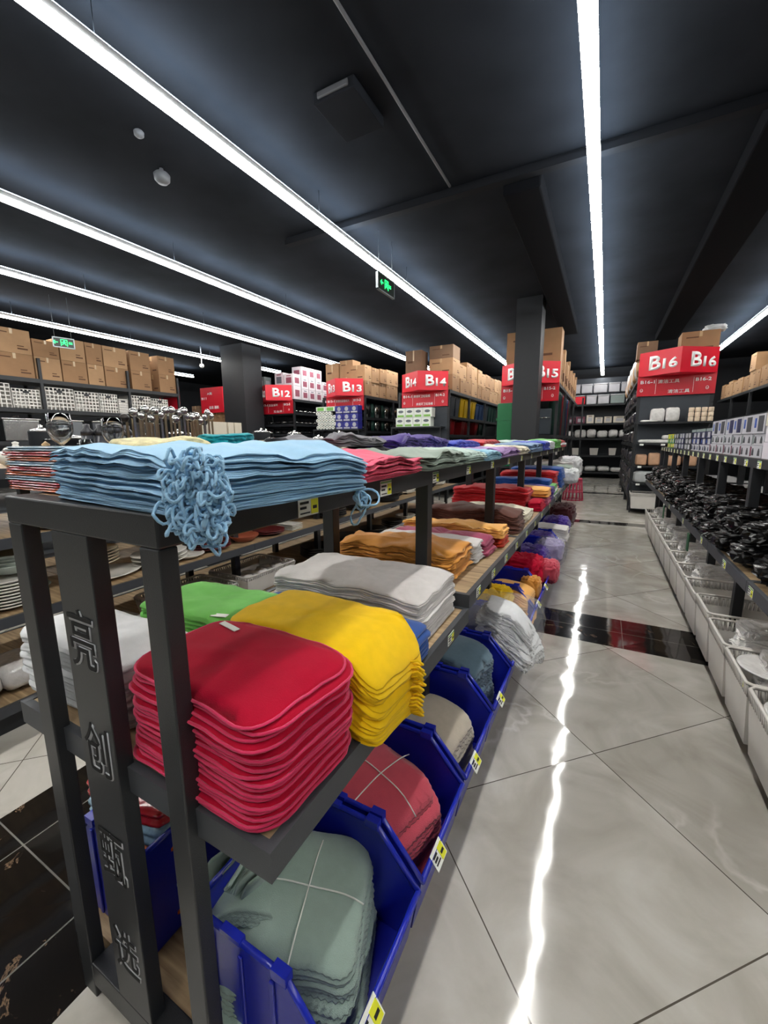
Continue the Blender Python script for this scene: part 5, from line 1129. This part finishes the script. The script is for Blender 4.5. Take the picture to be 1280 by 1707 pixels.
plates(-2.80, 4.5, .632, .19, 3, BLKP, 'black round tray', 'further along the dish shelf', cat='tray', dz=.02)
plates(-2.80, 5.3, .632, .2, 3, BLKP, 'black griddle plate', 'far along the dish shelf', cat='pan', dz=.02)
plates(-2.85, 3.7, .165, .2, 4, BLKP, 'black wok', 'on the lower dish shelf', cat='pan', dz=.03, rim=.06)
plates(-2.85, 4.3, .165, .18, 4, STEEL2, 'dark steel bowl', 'on the lower dish shelf', cat='bowl', dz=.03, rim=.06)
plates(-2.85, 5.0, .165, .2, 3, BLKP, 'black frying pan', 'far along the lower dish shelf', cat='pan', dz=.03, rim=.05)
for lv, z in ((0, 1.022), (1, .632), (0, .165)):
    for i in range(5):
        y = 5.7+i*.5; plates(-2.9, y, z, .17, 3, [BLKP, PORC, STEEL2][i % 3], ['black', 'white', 'steel'][i % 3]+' dish', 'far along the %s dish shelf, %s column' % ({1.022: 'upper', .632: 'middle', .165: 'lower'}[z], ORDW[i]), dz=.03, rim=.04)
for i in range(7):
    y = 1.9+i*.55; plates(-2.86, y, 1.022, .16, 4, [DRED, BLKP, PORC, STEEL2][i % 4], ['maroon', 'black', 'white', 'dark steel'][i % 4]+' plate', 'on the upper dish shelf, column %s' % ORDW[i], dz=.022, rim=.03)
basket(-3.15, -2.66, 1.75, 2.35, .165, .32, 'shallow white basket of cards on the lower dish shelf', group='white baskets on the dish gondola')
basket(-3.12, -2.63, 2.42, 3.05, .165, .34, 'shallow white basket of small parts, right of the card basket', group='white baskets on the dish gondola')
for i in range(4):
    o = MB().obox((-2.82, 1.95+.1*i, .255), (.07, 0, .01), (0, .035, .015), (0, -.0005, .003)).build('boxed_card', PORC); tag(o, 'white card in the left shallow basket, %s from left' % ORDW[i], 'card', 'cards in the shallow basket')
for i in range(5): crumple('small_packet', (-2.8-.06*(i % 2), 2.55+.1*i, .19), (.14, .12, .12), FILMW, 'pale packet in the right shallow basket, %s from left' % ORDW[i], 'packet', 400+i, .15, 8, 'packets in the shallow basket', 18, 10)
for i in range(5): crumple('small_packet', (-2.85, .7+.2*i, .165), (.3, .22, .16), FILMW, 'white netted packet on the lowest dish shelf, %s from left' % ORDW[i], 'packet', 410+i, .15, 10, 'netted packets on the lowest dish shelf', 22, 12)
# glassware and pots on the dish gondola top
def goblet(x, y, z, s, lab):
    r = thing('wine_glass', (x, y, z), lab, 'glass', 'wine glasses behind the sky blue towels')
    MB().lathe((x, y, z), [(.038*s, 0), (.036*s, .003), (.006*s, .01), (.004*s, .03), (.004*s, .085*s), (.008*s, .095*s)], 24).build('stem', GLASS, r)
    MB().lathe((x, y, z+.095*s), [(.008*s, 0), (.04*s, .03*s), (.056*s, .07*s), (.058*s, .10*s), (.050*s, .16*s), (.048*s, .16*s), (.055*s, .10*s), (.052*s, .07*s), (.035*s, .033*s), (.001, .006*s)], 28).build('cup', GLASS, r)
goblet(-2.98, 1.335, 1.372, 1.2, 'large wine glass with a stem, the left one')
goblet(-2.85, 1.575, 1.372, 1.12, 'wine glass with a stem, the right one')
tag(MB().lathe((-2.95, 1.46, 1.372), [(0, 0), (.045, 0), (.05, .01), (.038, .15), (.036, .15), (.045, .015), (.001, .012)], 24).build('tumbler', GLASS), 'flared glass tumbler between the two wine glasses', 'glass')
for x, y, s, lab in ((-2.86, 1.06, 1, 'white porcelain teapot at the left edge behind the packets'),):
    r = thing('teapot', (x, y, 1.372), lab, 'teapot')
    MB().lathe((x, y, 1.372), [(0, 0), (.05, 0), (.085, .03), (.09, .06), (.07, .085), (.001, .09)], 28).build('body', PORC, r); MB().lathe((x, y, 1.459), [(.06, 0), (.05, .015), (.015, .026), (.012, .035), (.017, .045), (.001, .052)], 20).build('lid', PORC, r)
    MB().tube([(x+.05, y+.07, 1.45), (x+.07, y+.10, 1.47), (x+.085, y+.125, 1.455), (x+.08, y+.125, 1.42), (x+.06, y+.09, 1.405)], .007).build('handle', PORC, r); MB().tube([(x-.05, y-.07, 1.42), (x-.075, y-.10, 1.44), (x-.085, y-.115, 1.465)], [.014, .01, .008]).build('spout', PORC, r)
for i, (x, y) in enumerate(((-2.78, 1.50), (-2.79, 1.66))):
    r = thing('sugar_bowl', (x, y, 1.372), 'small white lidded pot, %s one behind the sky blue towels' % ('left', 'right')[i], 'pot', 'small white pots')
    MB().lathe((x, y, 1.372), [(0, 0), (.04, 0), (.06, .03), (.06, .06), (.001, .062)], 24).build('body', PORC, r); MB().lathe((x, y, 1.434), [(.06, 0), (.045, .02), (.012, .03), (.014, .04), (.001, .045)], 20).build('lid', PORC, r)
tag(MB().lathe((-3.05, 1.28, 1.372), [(0, 0), (.02, 0), (.026, .02), (.014, .05), (.02, .08), (.016, .1), (.022, .12), (.001, .14)], 16).build('pepper_mill', mat('beige_wood', (190, 160, 120), .5)), 'small turned wooden mill left of the large wine glass', 'mill')
tag(MB().lathe((-3.25, 1.3, 1.372), [(0, 0), (.05, 0), (.1, .05), (.11, .08), (.105, .08), (.09, .05), (.001, .015)], 24).build('metal_bowl', STEEL2), 'dark metal bowl left of the wooden mill', 'bowl')
for i in range(5):
    x, y = -3.25+.03*(i % 2), 1.62+.07*i
    r = thing('shaker', (x, y, 1.372), 'dark grey translucent shaker, %s from left behind the wine glasses' % ORDW[i], 'shaker', 'shakers behind the wine glasses')
    MB().lathe((x, y, 1.372), [(0, 0), (.032, 0), (.038, .18), (.001, .18)], 18).build('cup', mat('smoky_plastic', (70, 72, 78), .2, spec=.7), r); MB().lathe((x, y, 1.553), [(.04, 0), (.038, .03), (.02, .05), (.02, .075), (.001, .08)], 18).build('cap', mat('dark_cap', (50, 50, 56), .3), r)
# upright ladles
rn = random.Random(3)
r = thing('utensil_stand', (-3.0, 2.2, 1.372), 'long steel stand holding the upright ladles', 'stand')
MB().box(-3.16, -2.82, 1.72, 2.45, 1.372, 1.392).box(-3.16, -3.15, 1.72, 2.45, 1.392, 1.46).box(-2.83, -2.82, 1.72, 2.45, 1.392, 1.46).build('tray', CHROME, r)
for i in range(36):
    row = i % 2; y = 1.76+(i//2)*.038+row*.018; x = -2.90-.13*row+rn.uniform(-.01, .01); h = 1.66+rn.uniform(-.02, .05); tl_ = rn.uniform(-.015, .015)
    r = thing('ladle', (x, y, 1.393), 'upright steel ladle, %s from left in the %s row' % (ORDW[i//2], ('front', 'rear')[row]), 'ladle', 'upright ladles behind the sky blue towels')
    MB().box(x-.003, x+.003, y-.008, y+.008, 1.393, h).build('handle', BRASS if i % 5 else CHROME, r)
    a = rn.uniform(-.4, .4); c_ = Vector((x, y+tl_, h+.028)); rr = .032
    mb = MB()
    vs = []; fs = []; n = 14
    for k, (q_, d_) in enumerate(((.0, -.5), (.6, -.38), (.9, -.15), (1, 0), (.93, 0), (.55, -.3), (0, -.42))):
        for j in range(n):
            t = 2*PI*j/n; vs.append(c_+Vector((rr*q_*math.cos(t)*math.sin(a)-rr*d_*math.cos(a), rr*q_*math.cos(t)*math.cos(a)+rr*d_*math.sin(a), rr*q_*math.sin(t))))
    fs = [(k*n+j, k*n+(j+1) % n, (k+1)*n+(j+1) % n, (k+1)*n+j) for k in range(6) for j in range(n)]
    mb.add(vs, fs, 0, True).build('bowl', [CHROME, mat('dark_steel', (60, 56, 54), .3, .8)][i % 2], r)
# white frames/boxes standing past the ladles, cream bucket and trays near the charcoal towels
for i, (ya, yb) in enumerate(((3.66, 3.96), (3.99, 4.08), (4.10, 4.22))):
    o = MB().box(-4.62, -4.5, ya, yb, 1.372, 1.76).box(-4.5, -4.498, ya+.05, yb-.05, 1.4, 1.55, 1).build('display_box', [BXC, mat('pale_tan_print', (180, 166, 146), .6)], bev=.006); tag(o, 'tall cream display box left of the wide pillar, %s from left' % ORDW[i], 'box', 'cream display boxes left of the wide pillar')
o = thing('bucket', (-2.95, 3.55, 1.372), 'cream plastic tub on the dish gondola behind the sky blue towels', 'tub')
MB().box(-3.08, -2.82, 3.15, 3.62, 1.373, 1.50).build('body', BXC, o, bev=.01); MB().box(-3.10, -2.80, 3.13, 3.64, 1.50, 1.515).build('rim', BXC, o)
for i in range(5):
    o = MB().box(-3.1, -2.85, 3.75, 4.25, 1.373+i*.022, 1.39+i*.022).build('tray', PORC if i % 2 else GLZ, bev=.004); tag(o, 'pale rectangular tray right of the cream tub, %s from the top' % ORDW[4-i], 'tray', 'pale trays on the dish gondola')
for i in range(12):
    y = 4.5+i*.3; x = -3.0+.05*(i % 3)
    o = MB().lathe((x, y, 1.372), [(0, 0), (.05, 0), (.075, .07), (.07, .075), (.001, .08)], 18).build('condiment_pot', [PORC, BLKP, CHROME][i % 3]); tag(o, '%s small pot on the far top of the dish gondola, %s back' % (('white', 'black', 'steel')[i % 3], ORDW[i]), 'pot', 'small pots on the far dish gondola top')
# third gondola further left
TG = thing('display_gondola', (-5.4, 4, 0), 'dark gondola of steel pots beyond the glassware on the left', 'shelving unit')
for y in (1, 2.5, 4, 5.5, 7, 8):
    for x in (-4.5, -5.9): MB().box(x-.03, x+.03, y-.03, y+.03, 0, 1.37).build('post', STEEL, TG)
for z in (1.37, .95, .5, .12): MB().box(-5.95, -4.45, .95, 8.05, z-.06, z-.004).build('shelf', STEEL2, TG)
PM = [CHROME, MATS['grey_appliance'], STEEL2, BLKP]
rn = random.Random(9)
for i in range(18):
    y = 1.25+i*.36; x = -4.75-.25*(i % 2); s = rn.uniform(.10, .15); h = rn.uniform(.16, .3); m = PM[i % 4]
    r = thing('stock_pot', (x, y, 1.368), 'metal pot on the gondola beyond the glassware, %s from the near end' % ORDW[i], 'pot', 'metal pots beyond the glassware')
    MB().lathe((x, y, 1.368), [(0, 0), (s, 0), (s, h), (s*1.04, h+.005), (.001, h+.006)], 24).build('body', m, r); MB().lathe((x, y, 1.375+h), [(s, 0), (s*.8, .02), (.015, .04), (.02, .06), (.001, .07)], 20).build('lid', CHROME, r)
    MB().tube([(x+s, y-.03, 1.368+h*.7), (x+s+.04, y-.025, 1.368+h*.72), (x+s+.04, y+.025, 1.368+h*.72), (x+s, y+.03, 1.368+h*.7)], .007).build('handle', CHROME, r)

# keep every label inside sixteen words
for o in bpy.data.objects:
    if 'label' in o.keys() and len(o['label'].split()) > 16: print('LONG', len(o['label'].split()), o['label'])
